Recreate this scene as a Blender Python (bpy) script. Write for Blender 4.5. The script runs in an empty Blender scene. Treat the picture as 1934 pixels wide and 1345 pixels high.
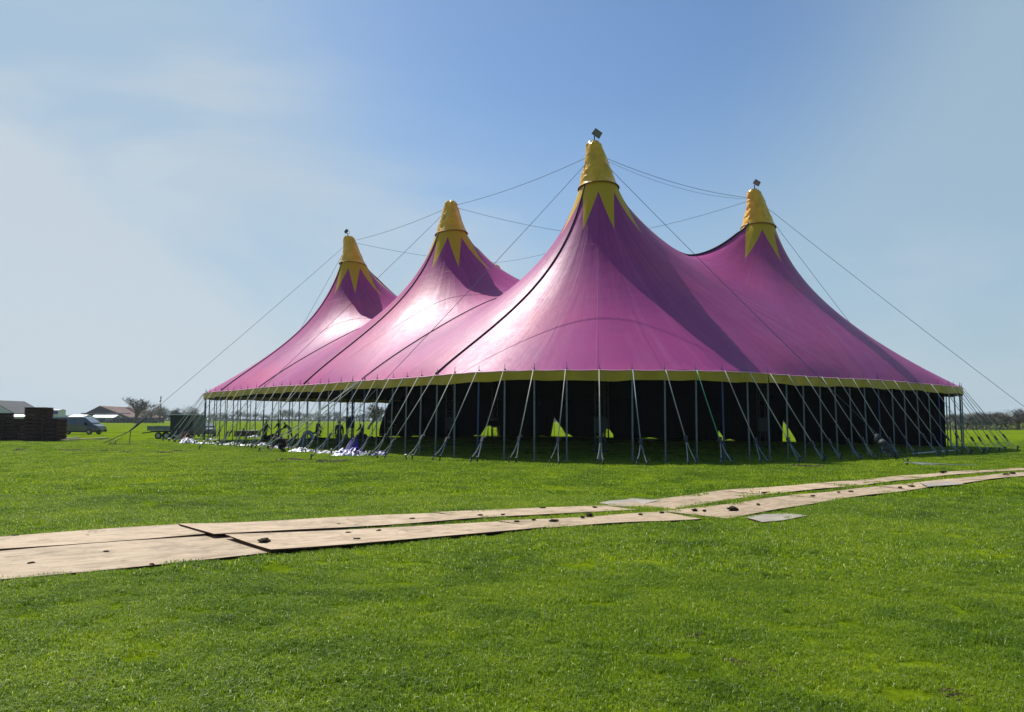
import bpy, bmesh, math, random
import numpy as np
from mathutils import Vector, Matrix, noise
random.seed(7); rng = np.random.default_rng(7)
R = math.radians
scene = bpy.context.scene
COL = scene.collection

# ------------------------------------------------------------------ camera
IW, IH, F = 1934.0, 1345.0, 1550.0
PITCH, ROLL, CAM = 0.0779, 0.0026, 1.75
cd = bpy.data.cameras.new('camera'); cam = bpy.data.objects.new('camera', cd); COL.objects.link(cam)
cd.sensor_fit = 'HORIZONTAL'; cd.sensor_width = 36.0; cd.lens = 36.0 * F / IW
cd.clip_start = 0.1; cd.clip_end = 6000
cam.matrix_world = (Matrix.Translation((0, 0, CAM)) @ Matrix.Rotation(math.pi/2 + PITCH, 4, 'X') @ Matrix.Rotation(ROLL, 4, 'Z'))
scene.camera = cam

# ------------------------------------------------------------------ sky, sun, exposure
SUN_EL, SUN_AZ = R(49), R(-33)          # azimuth from +Y, negative = to the left
world = bpy.data.worlds.new('World'); scene.world = world; world.use_nodes = True
wn, wl = world.node_tree.nodes, world.node_tree.links
wn.clear()
out = wn.new('ShaderNodeOutputWorld'); bg = wn.new('ShaderNodeBackground')
sky = wn.new('ShaderNodeTexSky'); sky.sky_type = 'NISHITA'; sky.sun_disc = False
sky.sun_elevation = SUN_EL; sky.sun_rotation = SUN_AZ
sky.air_density = 1.0; sky.dust_density = 0.6; sky.ozone_density = 3.5; sky.altitude = 0
tc = wn.new('ShaderNodeTexCoord'); DIR = tc.outputs['Generated']
def wrange(v, a, b, c, d, smooth=True):
    n = wn.new('ShaderNodeMapRange'); n.interpolation_type = 'SMOOTHSTEP' if smooth else 'LINEAR'
    for k, x in zip((1, 2, 3, 4), (a, b, c, d)): n.inputs[k].default_value = x
    wl.new(v, n.inputs[0]); return n.outputs[0]
def wdot(v):
    n = wn.new('ShaderNodeVectorMath'); n.operation = 'DOT_PRODUCT'; wl.new(DIR, n.inputs[0]); n.inputs[1].default_value = Vector(v).normalized(); return n.outputs['Value']
def wmul(a, b):
    n = wn.new('ShaderNodeMath'); n.operation = 'MULTIPLY'; n.use_clamp = True
    for k, x in enumerate((a, b)):
        if isinstance(x, float): n.inputs[k].default_value = x
        else: wl.new(x, n.inputs[k])
    return n.outputs[0]
def wmix(f, a, col):
    n = wn.new('ShaderNodeMixRGB'); wl.new(f, n.inputs[0]); wl.new(a, n.inputs[1]); n.inputs[2].default_value = (*col, 1); return n.outputs[0]
sp_ = wn.new('ShaderNodeSeparateXYZ'); wl.new(DIR, sp_.inputs[0])
sunside = wrange(wdot((-.25, 1, 0)), -.25, .42, 0, 1)               # haze glows only towards the sun
clear = wrange(wdot((.07, .87, .54)), .90, .99, 1.0, 0.0)           # open patch of deep blue high up in the middle
low0 = wrange(sp_.outputs[2], -.02, .40, .95, .0); lmx = wn.new('ShaderNodeMath'); lmx.operation = 'MAXIMUM'; wl.new(low0, lmx.inputs[0]); wl.new(wmul(clear, .70), lmx.inputs[1]); low = lmx.outputs[0]
tint = wn.new('ShaderNodeMixRGB'); tint.blend_type = 'MULTIPLY'; tint.inputs[0].default_value = 1; tint.inputs[2].default_value = (.82, .97, 1.06, 1); wl.new(sky.outputs[0], tint.inputs[1])
c = wmix(wmul(low, sunside), tint.outputs[0], (4.1, 5.45, 6.3))
mp = wn.new('ShaderNodeMapping'); mp.inputs['Scale'].default_value = (1.0, .8, 2.0); mp.inputs['Location'].default_value = (0.35, 0.1, 0.2); wl.new(DIR, mp.inputs['Vector'])
n1 = wn.new('ShaderNodeTexNoise'); n1.inputs['Scale'].default_value = 2.1; n1.inputs['Detail'].default_value = 8
n1.inputs['Roughness'].default_value = 0.52; n1.inputs['Distortion'].default_value = 0.5; wl.new(mp.outputs[0], n1.inputs['Vector'])
cloud = wrange(n1.outputs['Fac'], .38, .62, 0, 1)
left = wrange(wdot((-1, .35, .25)), -.5, .75, .35, 1.0)
c = wmix(wmul(wmul(wmul(cloud, clear), wmul(left, sunside)), .8), c, (5.9, 6.6, 7.2))
wl.new(c, bg.inputs[0]); wl.new(bg.outputs[0], out.inputs[0])
bg.inputs[1].default_value = 0.082
sd = bpy.data.lights.new('sun', 'SUN'); sd.energy = 4.8; sd.angle = R(0.5); sd.color = (1.0, 0.94, 0.85)
sun = bpy.data.objects.new('sun', sd); COL.objects.link(sun)
SUNV = Vector((math.sin(SUN_AZ)*math.cos(SUN_EL), math.cos(SUN_AZ)*math.cos(SUN_EL), math.sin(SUN_EL)))
sun.rotation_euler = SUNV.to_track_quat('Z', 'Y').to_euler(); sun.location = (0, 0, 60)
HAZE = True
scene.render.engine = 'CYCLES'
scene.view_settings.view_transform = 'Standard'; scene.view_settings.look = 'None'
scene.view_settings.exposure = 0.3; scene.view_settings.gamma = 1.0
scene.cycles.max_bounces = 6; scene.cycles.transparent_max_bounces = 8

# ------------------------------------------------------------------ helpers
def ray(px, py):
    a, b = px - IW/2, py - IH/2
    cr_, sr_ = math.cos(ROLL), math.sin(ROLL)
    U = (a*cr_ + b*sr_)/F; V = (-a*sr_ + b*cr_)/F
    c, s = math.cos(PITCH), math.sin(PITCH)
    return Vector((U, c + V*s, s - V*c))
def gp(px, py, h=0.0):
    """where the sight line of a photo pixel meets height h"""
    d = ray(px, py); t = (h - CAM)/d.z
    return Vector((d.x*t, d.y*t, h))
def dp(px, py, Y):
    d = ray(px, py); t = Y/d.y
    return Vector((d.x*t, Y, CAM + d.z*t))
def tag(o, label=None, cat=None, group=None, kind=None):
    for k, v in (('label', label), ('category', cat), ('group', group), ('kind', kind)):
        if v: o[k] = v
    return o
def empty(name, loc=(0, 0, 0), rz=0.0):
    o = bpy.data.objects.new(name, None); o.location = loc; o.rotation_euler = (0, 0, rz)
    o.empty_display_size = 0.3; COL.objects.link(o); return o
def link(name, me, mat=None, parent=None, loc=None, smooth=False):
    o = bpy.data.objects.new(name, me); COL.objects.link(o)
    if mat is not None:
        for m in (mat if isinstance(mat, (list, tuple)) else [mat]): me.materials.append(m)
    if parent is not None: o.parent = parent
    if loc is not None: o.location = loc
    if smooth:
        me.polygons.foreach_set('use_smooth', [True]*len(me.polygons))
    return o
def copy_tree(o, parent=None):
    c = o.copy(); COL.objects.link(c)
    if parent is not None: c.parent = parent
    for ch in list(o.children): copy_tree(ch, c)
    return c

class MB:
    def __init__(s): s.v = []; s.f = []; s.mi = []
    def add(s, vs, fs, mi=0):
        n = len(s.v); s.v += [tuple(v) for v in vs]; s.f += [tuple(i+n for i in f) for f in fs]; s.mi += [mi]*len(fs)
    def box(s, c, d, rz=0.0, mi=0, taper=1.0, M=None):
        hx, hy, hz = d[0]/2, d[1]/2, d[2]/2
        vs = []
        for z, t in ((-hz, 1.0), (hz, taper)):
            for x, y in ((-hx, -hy), (hx, -hy), (hx, hy), (-hx, hy)): vs.append(Vector((x*t, y*t, z)))
        rot = M if M is not None else Matrix.Rotation(rz, 3, 'Z')
        vs = [rot @ v + Vector(c) for v in vs]
        s.add(vs, [(0,3,2,1),(4,5,6,7),(0,1,5,4),(1,2,6,5),(2,3,7,6),(3,0,4,7)], mi)
    def tube(s, pts, r, n=6, mi=0, cap=True, r2=None):
        pts = [Vector(p) for p in pts]; k = len(pts); vs = []; fs = []
        up = Vector((0, 0, 1)); side = None
        for i, p in enumerate(pts):
            d = (pts[min(i+1, k-1)] - pts[max(i-1, 0)]).normalized()
            if side is None:
                a = up if abs(d.z) < 0.95 else Vector((1, 0, 0)); side = d.cross(a).normalized()
            side = (side - d*side.dot(d)).normalized(); w = d.cross(side)
            rr = r if r2 is None else r + (r2 - r)*i/max(1, k-1)
            if isinstance(r, (list, tuple)): rr = r[i]
            for j in range(n):
                a = 2*math.pi*j/n; vs.append(p + side*math.cos(a)*rr + w*math.sin(a)*rr)
        for i in range(k-1):
            for j in range(n):
                a, b = i*n+j, i*n+(j+1) % n; fs.append((a, b, b+n, a+n))
        if cap: fs.append(tuple(range(n-1, -1, -1))); fs.append(tuple(range((k-1)*n, k*n)))
        s.add(vs, fs, mi)
    def prism(s, poly, y0, y1, axis='Y', mi=0):
        n = len(poly)
        if axis == 'Y': vs = [(a, y0, b) for a, b in poly] + [(a, y1, b) for a, b in poly]
        elif axis == 'X': vs = [(y0, a, b) for a, b in poly] + [(y1, a, b) for a, b in poly]
        else: vs = [(a, b, y0) for a, b in poly] + [(a, b, y1) for a, b in poly]
        fs = [tuple(range(n)), tuple(range(2*n-1, n-1, -1))] + [(i, i+n, (i+1) % n + n, (i+1) % n) for i in range(n)]
        s.add(vs, fs, mi)
    def mesh(s, name, recalc=False):
        me = bpy.data.meshes.new(name); me.from_pydata(s.v, [], s.f); me.update()
        if any(s.mi): me.polygons.foreach_set('material_index', s.mi)
        if recalc:
            bm = bmesh.new(); bm.from_mesh(me); bmesh.ops.recalc_face_normals(bm, faces=bm.faces); bm.to_mesh(me); bm.free()
        return me
    def build(s, name, mat, parent=None, loc=None, smooth=False, recalc=True):
        return link(name, s.mesh(name, recalc), mat, parent, loc, smooth)

# ------------------------------------------------------------------ materials
def mat(name, col, rough=0.7, spec=0.3, metal=0.0, var=0.0, scale=3.0, bump=0.0, bscale=40.0, col2=None, trans=0.0, stretch=None, coat=0.0):
    m = bpy.data.materials.new(name); m.use_nodes = True
    nt = m.node_tree; b = nt.nodes['Principled BSDF']
    b.inputs['Roughness'].default_value = rough; b.inputs['Metallic'].default_value = metal
    b.inputs['Specular IOR Level'].default_value = spec
    b.inputs['Base Color'].default_value = (*col, 1)
    if coat: b.inputs['Coat Weight'].default_value = coat
    if var or col2:
        t = nt.nodes.new('ShaderNodeTexCoord'); src = t.outputs['Object']
        if stretch:
            mm = nt.nodes.new('ShaderNodeMapping'); mm.inputs['Scale'].default_value = stretch
            nt.links.new(src, mm.inputs[0]); src = mm.outputs[0]
        n = nt.nodes.new('ShaderNodeTexNoise'); n.inputs['Scale'].default_value = scale; n.inputs['Detail'].default_value = 6
        nt.links.new(src, n.inputs['Vector'])
        r = nt.nodes.new('ShaderNodeValToRGB'); r.color_ramp.elements[0].position = .32; r.color_ramp.elements[1].position = .68
        c2 = col2 if col2 else tuple(min(1, c*(1+var)) for c in col)
        c1 = col if col2 else tuple(c*(1-var) for c in col)
        r.color_ramp.elements[0].color = (*c1, 1); r.color_ramp.elements[1].color = (*c2, 1)
        nt.links.new(n.outputs['Fac'], r.inputs[0]); nt.links.new(r.outputs[0], b.inputs['Base Color'])
    if bump:
        n = nt.nodes.new('ShaderNodeTexNoise'); n.inputs['Scale'].default_value = bscale; n.inputs['Detail'].default_value = 5
        t = nt.nodes.new('ShaderNodeTexCoord'); nt.links.new(t.outputs['Object'], n.inputs['Vector'])
        bp = nt.nodes.new('ShaderNodeBump'); bp.inputs['Strength'].default_value = bump; bp.inputs['Distance'].default_value = .02
        nt.links.new(n.outputs['Fac'], bp.inputs['Height']); nt.links.new(bp.outputs[0], b.inputs['Normal'])
    return m
def math_node(nt, op, a, b=None, clamp=False):
    n = nt.nodes.new('ShaderNodeMath'); n.operation = op; n.use_clamp = clamp
    for i, x in enumerate((a, b)):
        if x is None: continue
        if isinstance(x, (int, float)): n.inputs[i].default_value = x
        else: nt.links.new(x, n.inputs[i])
    return n.outputs[0]
def noise_node(nt, scale, detail=5, vec=None, rough=.55, dist=0.0):
    n = nt.nodes.new('ShaderNodeTexNoise'); n.inputs['Scale'].default_value = scale; n.inputs['Detail'].default_value = detail
    n.inputs['Roughness'].default_value = rough; n.inputs['Distortion'].default_value = dist
    if vec is not None: nt.links.new(vec, n.inputs['Vector'])
    return n.outputs['Fac']
def ramp(nt, fac, stops):
    r = nt.nodes.new('ShaderNodeValToRGB'); e = r.color_ramp.elements
    e[0].position = stops[0][0]; e[0].color = (*stops[0][1], 1); e[1].position = stops[-1][0]; e[1].color = (*stops[-1][1], 1)
    for p, c in stops[1:-1]:
        x = e.new(p); x.color = (*c, 1)
    nt.links.new(fac, r.inputs[0]); return r.outputs[0]
def mixc(nt, fac, a, b, mode='MIX'):
    n = nt.nodes.new('ShaderNodeMixRGB'); n.blend_type = mode
    if isinstance(fac, (int, float)): n.inputs[0].default_value = fac
    else: nt.links.new(fac, n.inputs[0])
    for i, x in ((1, a), (2, b)):
        if isinstance(x, tuple): n.inputs[i].default_value = (*x, 1)
        else: nt.links.new(x, n.inputs[i])
    return n.outputs[0]

M = {}
M['yellow_pvc'] = mat('yellow_pvc', (.80, .43, .014), .28, .5, var=.12, scale=2.0, bump=.35, bscale=5)
M['hem_shade'] = mat('hem_shade_yellow', (.20, .10, .012), .6, .3)  # cone hem, coloured dark to paint in the thin shadow along it
M['valance'] = mat('valance_yellow', (.47, .31, .012), .5, .35, var=.12, scale=1.2)
M['piping'] = mat('pale_piping', (.75, .42, .52), .5)
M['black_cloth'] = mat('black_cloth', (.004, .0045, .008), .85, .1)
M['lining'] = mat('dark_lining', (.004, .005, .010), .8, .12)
M['steel'] = mat('galvanised_steel', (.17, .19, .22), .45, .5, metal=.5, var=.25, scale=2)
M['blue_steel'] = mat('blue_painted_steel', (.02, .055, .20), .45, .5)
M['dark_steel'] = mat('dark_steel', (.05, .055, .065), .5, .5, metal=.5)
M['strap'] = mat('webbing_strap', (.44, .44, .41), .7, .2, var=.2, scale=1.5)
M['pale_strap'] = mat('pale_webbing_strap', (.62, .61, .52), .7, .2, var=.2, scale=1.5)
M['blue_strap'] = mat('blue_grey_webbing', (.24, .31, .38), .7, .2, var=.2, scale=1.5)
M['green_strap'] = mat('green_webbing_strap', (.10, .42, .26), .6, .3)
M['bundle'] = mat('grey_wrapped_plastic', (.035, .042, .048), .6, .2, var=.5, scale=6)
M['wire'] = mat('wire_rope', (.10, .13, .16), .8, .05)
M['seam'] = mat('dark_seam_rope', (.055, .02, .045), .7, .2)
M['wood'] = mat('weathered_brown_wood', (.070, .036, .030), .85, .15, var=.35, scale=2)
M['ply_dirty'] = None
M['mud'] = mat('dark_mud', (.050, .034, .020), .9, .15, var=.4, scale=20, bump=.8, bscale=30)
M['white_sheet'] = mat('white_tarpaulin', (.68, .69, .74), .5, .4, var=.08)
M['purple_sheet'] = mat('purple_tarpaulin', (.10, .055, .36), .45, .4, var=.25, scale=2)
M['blue_sheet'] = mat('deep_blue_tarpaulin', (.035, .045, .24), .5, .4)
M['green_sheet'] = mat('dark_green_tarpaulin', (.02, .10, .05), .55, .3)
M['van_paint'] = mat('dark_grey_van_paint', (.10, .10, .115), .22, .5, metal=.4, coat=.6)
M['glass'] = mat('dark_window_glass', (.03, .04, .05), .05, .8)
M['screen_glass'] = mat('pale_windscreen', (.22, .26, .28), .06, .9)
M['rubber'] = mat('black_rubber', (.012, .012, .012), .8, .2)
M['chrome'] = mat('grey_rim', (.35, .35, .36), .3, .5, metal=.8)
M['lamp_white'] = mat('lamp_lens', (.16, .16, .2), .15, .6)
M['skin'] = mat('skin', (.38, .20, .13), .55, .35)
M['dark_cloth'] = mat('dark_workwear', (.018, .018, .022), .85, .15)
M['navy_cloth'] = mat('navy_workwear', (.02, .024, .045), .85, .15)
M['grey_cloth'] = mat('grey_green_workwear', (.055, .06, .05), .85, .15)
M['light_blue'] = mat('light_blue_coverall', (.24, .34, .48), .8, .2)
M['hair'] = mat('dark_hair', (.015, .01, .008), .7, .3)
M['barn_roof'] = mat('brown_barn_roof', (.115, .060, .050), .8, .2, var=.35, scale=.25)
M['barn_wall'] = mat('dark_barn_wall', (.055, .052, .055), .85, .2, var=.15, scale=.4)
M['white_wall'] = mat('white_wall', (.62, .62, .62), .8, .2, var=.05)
M['grey_roof'] = mat('dark_grey_roof', (.05, .058, .07), .8, .2, var=.2, scale=.3)
M['bale_wrap'] = mat('dark_bale_wrap', (.022, .025, .032), .35, .5)
M['green_box'] = mat('dark_green_panel', (.012, .022, .022), .5, .4, var=.3, scale=1)
M['rust'] = mat('rusty_brown_sheet', (.20, .065, .03), .8, .2, var=.3, scale=3)
M['bark'] = mat('grey_bark', (.12, .10, .085), .9, .1, var=.25, scale=4)
M['twig'] = mat('brown_twigs', (.10, .082, .072), .9, .1)
M['plate'] = mat('grey_track_plate', (.32, .29, .25), .7, .25, var=.18, scale=1.5, bump=.2, bscale=12)
M['lumber'] = mat('pale_lumber', (.46, .40, .30), .8, .2, var=.2, scale=2)

def ply_material():
    m = bpy.data.materials.new('plywood_sheet'); m.use_nodes = True; nt = m.node_tree; b = nt.nodes['Principled BSDF']
    t = nt.nodes.new('ShaderNodeTexCoord'); g = t.outputs['Object']; oi = nt.nodes.new('ShaderNodeObjectInfo')
    mp_ = nt.nodes.new('ShaderNodeMapping'); mp_.inputs['Scale'].default_value = (.8, 7, 1); nt.links.new(g, mp_.inputs[0])
    addv = nt.nodes.new('ShaderNodeVectorMath'); addv.operation = 'ADD'; nt.links.new(mp_.outputs[0], addv.inputs[0])
    sc = nt.nodes.new('ShaderNodeVectorMath'); sc.operation = 'SCALE'; sc.inputs[0].default_value = (37, 19, 11)
    nt.links.new(oi.outputs['Random'], sc.inputs['Scale']); nt.links.new(sc.outputs[0], addv.inputs[1])
    addw = nt.nodes.new('ShaderNodeVectorMath'); addw.operation = 'ADD'; nt.links.new(g, addw.inputs[0]); nt.links.new(sc.outputs[0], addw.inputs[1])
    grain = noise_node(nt, 2.2, 8, addv.outputs[0], .65)
    c = ramp(nt, grain, [(.3, (.25, .18, .115)), (.47, (.44, .335, .225)), (.70, (.58, .46, .325))])
    st = noise_node(nt, 1.9, 9, addw.outputs[0], .72, .8)
    dirt = ramp(nt, st, [(.48, (0, 0, 0)), (.66, (1, 1, 1))])
    c = mixc(nt, math_node(nt, 'MULTIPLY', dirt, .8), c, (.21, .155, .105))
    sp = noise_node(nt, 5, 5, addv.outputs[0], .65)
    spm = ramp(nt, sp, [(.60, (0, 0, 0)), (.68, (1, 1, 1))])
    c = mixc(nt, math_node(nt, 'MULTIPLY', spm, .75), c, (.12, .08, .05))
    v = math_node(nt, 'ADD', math_node(nt, 'MULTIPLY', oi.outputs['Random'], .26), .84)
    mul = nt.nodes.new('ShaderNodeVectorMath'); mul.operation = 'SCALE'; nt.links.new(c, mul.inputs[0]); nt.links.new(v, mul.inputs['Scale'])
    nt.links.new(mul.outputs[0], b.inputs['Base Color']); b.inputs['Roughness'].default_value = .75; b.inputs['Specular IOR Level'].default_value = .2
    bp = nt.nodes.new('ShaderNodeBump'); bp.inputs['Strength'].default_value = .35; bp.inputs['Distance'].default_value = .02
    nt.links.new(grain, bp.inputs['Height']); nt.links.new(bp.outputs[0], b.inputs['Normal'])
    return m
M['ply'] = ply_material()
M['ply_edge'] = mat('plywood_edge', (.085, .04, .025), .85, .1)

def canopy_material():
    m = bpy.data.materials.new('purple_canopy_pvc'); m.use_nodes = True; nt = m.node_tree; b = nt.nodes['Principled BSDF']
    t = nt.nodes.new('ShaderNodeTexCoord'); g = t.outputs['Object']
    uv = nt.nodes.new('ShaderNodeSeparateXYZ'); nt.links.new(t.outputs['UV'], uv.inputs[0])
    pos = nt.nodes.new('ShaderNodeSeparateXYZ'); nt.links.new(g, pos.inputs[0])
    big = noise_node(nt, .16, 5, g, .55)
    c = ramp(nt, big, [(.3, (.29, .050, .205)), (.5, (.36, .056, .218)), (.72, (.46, .068, .205))])
    # panels: slightly different bolts of cloth between radial seams
    pu = math_node(nt, 'MULTIPLY', uv.outputs[0], 24.0)
    wn_ = nt.nodes.new('ShaderNodeTexWhiteNoise'); wn_.noise_dimensions = '1D'
    nt.links.new(math_node(nt, 'FLOOR', pu), wn_.inputs['W'])
    pv = math_node(nt, 'ADD', math_node(nt, 'MULTIPLY', wn_.outputs['Value'], .14), .93)
    sc = nt.nodes.new('ShaderNodeVectorMath'); sc.operation = 'SCALE'; nt.links.new(c, sc.inputs[0]); nt.links.new(pv, sc.inputs['Scale']); c = sc.outputs[0]
    fr = math_node(nt, 'FRACT', pu)
    tri = math_node(nt, 'ABSOLUTE', math_node(nt, 'SUBTRACT', fr, .5))            # .5 at the seam
    seam = math_node(nt, 'GREATER_THAN', tri, .482)
    c = mixc(nt, math_node(nt, 'MULTIPLY', seam, .22), c, (.16, .02, .09))
    # weathering streaks running down the cloth
    mp_ = nt.nodes.new('ShaderNodeMapping'); mp_.inputs['Scale'].default_value = (110, 1.6, 1); nt.links.new(t.outputs['UV'], mp_.inputs[0])
    stk = noise_node(nt, 1.0, 5, mp_.outputs[0], .6)
    c = mixc(nt, math_node(nt, 'MULTIPLY', ramp(nt, stk, [(.5, (0, 0, 0)), (.75, (1, 1, 1))]), .14), c, (.62, .30, .42))
    grime = noise_node(nt, .9, 8, g, .7, .3)
    c = mixc(nt, math_node(nt, 'MULTIPLY', ramp(nt, grime, [(.52, (0, 0, 0)), (.72, (1, 1, 1))]), .16), c, (.20, .04, .16))
    # yellow star points under each cone
    a8 = math_node(nt, 'FRACT', math_node(nt, 'MULTIPLY', uv.outputs[0], 8.0))
    t8 = math_node(nt, 'SUBTRACT', 1.0, math_node(nt, 'MULTIPLY', math_node(nt, 'ABSOLUTE', math_node(nt, 'SUBTRACT', a8, .5)), 2.0))
    kr = nt.nodes.new('ShaderNodeUVMap'); kr.uv_map = 'king'; ks = nt.nodes.new('ShaderNodeSeparateXYZ'); nt.links.new(kr.outputs[0], ks.inputs[0])
    wid = math_node(nt, 'MULTIPLY', math_node(nt, 'SUBTRACT', 1.0, t8), math_node(nt, 'DIVIDE', ks.outputs[0], 1.22))
    lim = math_node(nt, 'DIVIDE', math_node(nt, 'SUBTRACT', pos.outputs[2], 12.1), 2.35)
    star = math_node(nt, 'GREATER_THAN', lim, wid)
    c = mixc(nt, star, c, (.60, .37, .03))
    nt.links.new(c, b.inputs['Base Color'])
    rg = ramp(nt, grime, [(.3, (.40, .40, .40)), (.7, (.50, .50, .50))])
    nt.links.new(rg, b.inputs['Roughness']); b.inputs['Specular IOR Level'].default_value = .08
    kr2 = nt.nodes.new('ShaderNodeSeparateXYZ'); nt.links.new(kr.outputs[0], kr2.inputs[0])
    # wrinkles
    mp2 = nt.nodes.new('ShaderNodeMapping'); mp2.inputs['Scale'].default_value = (46, 1.1, 1); nt.links.new(t.outputs['UV'], mp2.inputs[0])
    w1 = noise_node(nt, 1.0, 4, mp2.outputs[0], .5, .2)
    w2 = noise_node(nt, 1.4, 5, g, .6)
    h = math_node(nt, 'ADD', math_node(nt, 'MULTIPLY', w1, .7), math_node(nt, 'MULTIPLY', w2, .35))
    hv = math_node(nt, 'ABSOLUTE', math_node(nt, 'SUBTRACT', math_node(nt, 'FRACT', math_node(nt, 'MULTIPLY', kr2.outputs[0], .36)), .5))
    weld = math_node(nt, 'GREATER_THAN', hv, .488)
    h = math_node(nt, 'ADD', h, math_node(nt, 'MULTIPLY', math_node(nt, 'ADD', seam, weld), .25))
    bp = nt.nodes.new('ShaderNodeBump'); bp.inputs['Strength'].default_value = .35; bp.inputs['Distance'].default_value = .10
    nt.links.new(h, bp.inputs['Height']); nt.links.new(bp.outputs[0], b.inputs['Normal'])
    return m
M['canopy'] = canopy_material()

def field_colour(nt, g):
    """broad patches of the pasture, shared by the soil sheet and the blades (world position)"""
    n = noise_node(nt, .55, 5, g, .6, .4); n2 = noise_node(nt, .09, 3, g, .5)
    n3 = noise_node(nt, 2.6, 4, g, .6)
    f = math_node(nt, 'ADD', math_node(nt, 'MULTIPLY', n, .42), math_node(nt, 'MULTIPLY', n2, .28)); f = math_node(nt, 'ADD', f, math_node(nt, 'MULTIPLY', n3, .30))
    return f
def ground_material():
    m = bpy.data.materials.new('pasture_ground'); m.use_nodes = True; nt = m.node_tree; b = nt.nodes['Principled BSDF']
    ge = nt.nodes.new('ShaderNodeNewGeometry'); g = ge.outputs['Position']
    f = field_colour(nt, g)
    c = ramp(nt, f, [(.37, (.060, .100, .007)), (.43, (.090, .150, .007)), (.5, (.135, .210, .008)), (.61, (.19, .258, .010))])
    mp_ = nt.nodes.new('ShaderNodeMapping'); mp_.inputs['Scale'].default_value = (1, .6, 1); nt.links.new(g, mp_.inputs[0])
    fine = noise_node(nt, 7.0, 8, mp_.outputs[0], .8)
    k = ramp(nt, fine, [(.3, (.40, .42, .45)), (.7, (1.5, 1.45, 1.5))])
    c = mixc(nt, 1.0, c, k, 'MULTIPLY')
    soil = noise_node(nt, 1.1, 6, g, .7, .6)
    c = mixc(nt, ramp(nt, soil, [(.66, (0, 0, 0)), (.74, (.5, .5, .5))]), c, (.07, .085, .025))
    nt.links.new(c, b.inputs['Base Color']); b.inputs['Roughness'].default_value = 1; b.inputs['Specular IOR Level'].default_value = 0.0
    bp = nt.nodes.new('ShaderNodeBump'); bp.inputs['Strength'].default_value = .8; bp.inputs['Distance'].default_value = .08
    nt.links.new(fine, bp.inputs['Height']); nt.links.new(bp.outputs[0], b.inputs['Normal'])
    return m
M['ground'] = ground_material()
def blade_material():
    m = bpy.data.materials.new('grass_blades'); m.use_nodes = True; nt = m.node_tree; b = nt.nodes['Principled BSDF']
    ge = nt.nodes.new('ShaderNodeNewGeometry'); g = ge.outputs['Position']
    f = field_colour(nt, g)
    c = ramp(nt, f, [(.37, (.085, .150, .016)), (.43, (.125, .225, .017)), (.5, (.190, .305, .020)), (.61, (.28, .38, .024))])
    at = nt.nodes.new('ShaderNodeAttribute'); at.attribute_name = 'tint'
    c = mixc(nt, 1.0, c, ramp(nt, at.outputs['Fac'], [(0, (.38, .46, .55)), (.5, (.92, .92, 1)), (1.0, (1.65, 1.42, 1.2))]), 'MULTIPLY')
    c = mixc(nt, ramp(nt, at.outputs['Fac'], [(.95, (0, 0, 0)), (.97, (1, 1, 1))]), c, (.62, .66, .46))  # highest-tint blades coloured near white as painted glints
    nt.links.new(c, b.inputs['Base Color']); b.inputs['Roughness'].default_value = .45; b.inputs['Specular IOR Level'].default_value = .16
    tr = nt.nodes.new('ShaderNodeBsdfTranslucent'); nt.links.new(mixc(nt, 1.0, c, (1.5, 1.45, .8), 'MULTIPLY'), tr.inputs[0])
    ms = nt.nodes.new('ShaderNodeMixShader'); ms.inputs[0].default_value = .42
    nt.links.new(b.outputs[0], ms.inputs[1]); nt.links.new(tr.outputs[0], ms.inputs[2])
    nt.links.new(ms.outputs[0], nt.nodes['Material Output'].inputs[0])
    return m
M['blade'] = blade_material()
def leaf_material(name, a, b_):
    m = bpy.data.materials.new(name); m.use_nodes = True; nt = m.node_tree; b = nt.nodes['Principled BSDF']
    g = nt.nodes.new('ShaderNodeTexCoord').outputs['Object']
    c = ramp(nt, noise_node(nt, .8, 5, g), [(.35, a), (.65, b_)])
    nt.links.new(c, b.inputs['Base Color']); b.inputs['Roughness'].default_value = .7; b.inputs['Specular IOR Level'].default_value = .2
    return m
M['leaf_olive'] = leaf_material('olive_spring_leaves', (.075, .075, .035), (.13, .125, .06))
M['leaf_grey'] = leaf_material('grey_brown_buds', (.085, .075, .06), (.13, .11, .09))
M['leaf_dark'] = leaf_material('dark_evergreen_leaves', (.018, .035, .018), (.045, .065, .03))

# ------------------------------------------------------------------ ground
def hgt(x, y):
    return 0.0
bm = bmesh.new(); bmesh.ops.create_grid(bm, x_segments=60, y_segments=60, size=1)
for v in bm.verts: v.co = Vector((v.co.x*1500, v.co.y*760 + 690, 0))
me = bpy.data.meshes.new('ground'); bm.to_mesh(me); bm.free()
tag(link('ground', me, M['ground']), kind='structure')

# ================================================================== THE TENT
KA = Vector((4.919, 46.0, 0)); UD = Vector((-.62087, .78392, 0)); VD = Vector((.78392, .62087, 0))
SU, SV = 14.93, 15.27
MU0, MU1, MV0, MV1 = 10.9, 11.6, 11.0, 13.1      # reach of the roof beyond the outer masts
EAVE, RINGZ, RR = 3.85, 15.15, 1.02
tent = empty('circus_tent', (0, 0, 0))
tag(tent, 'huge purple big top tent with four yellow-tipped peaks and a dark open underside', 'tent')
def P(u, v, z=0.0): return KA + UD*u + VD*v + Vector((0, 0, z))
KING = [(i*SU, j*SV) for j in range(2) for i in range(3)]       # A B C / D E F
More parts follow.
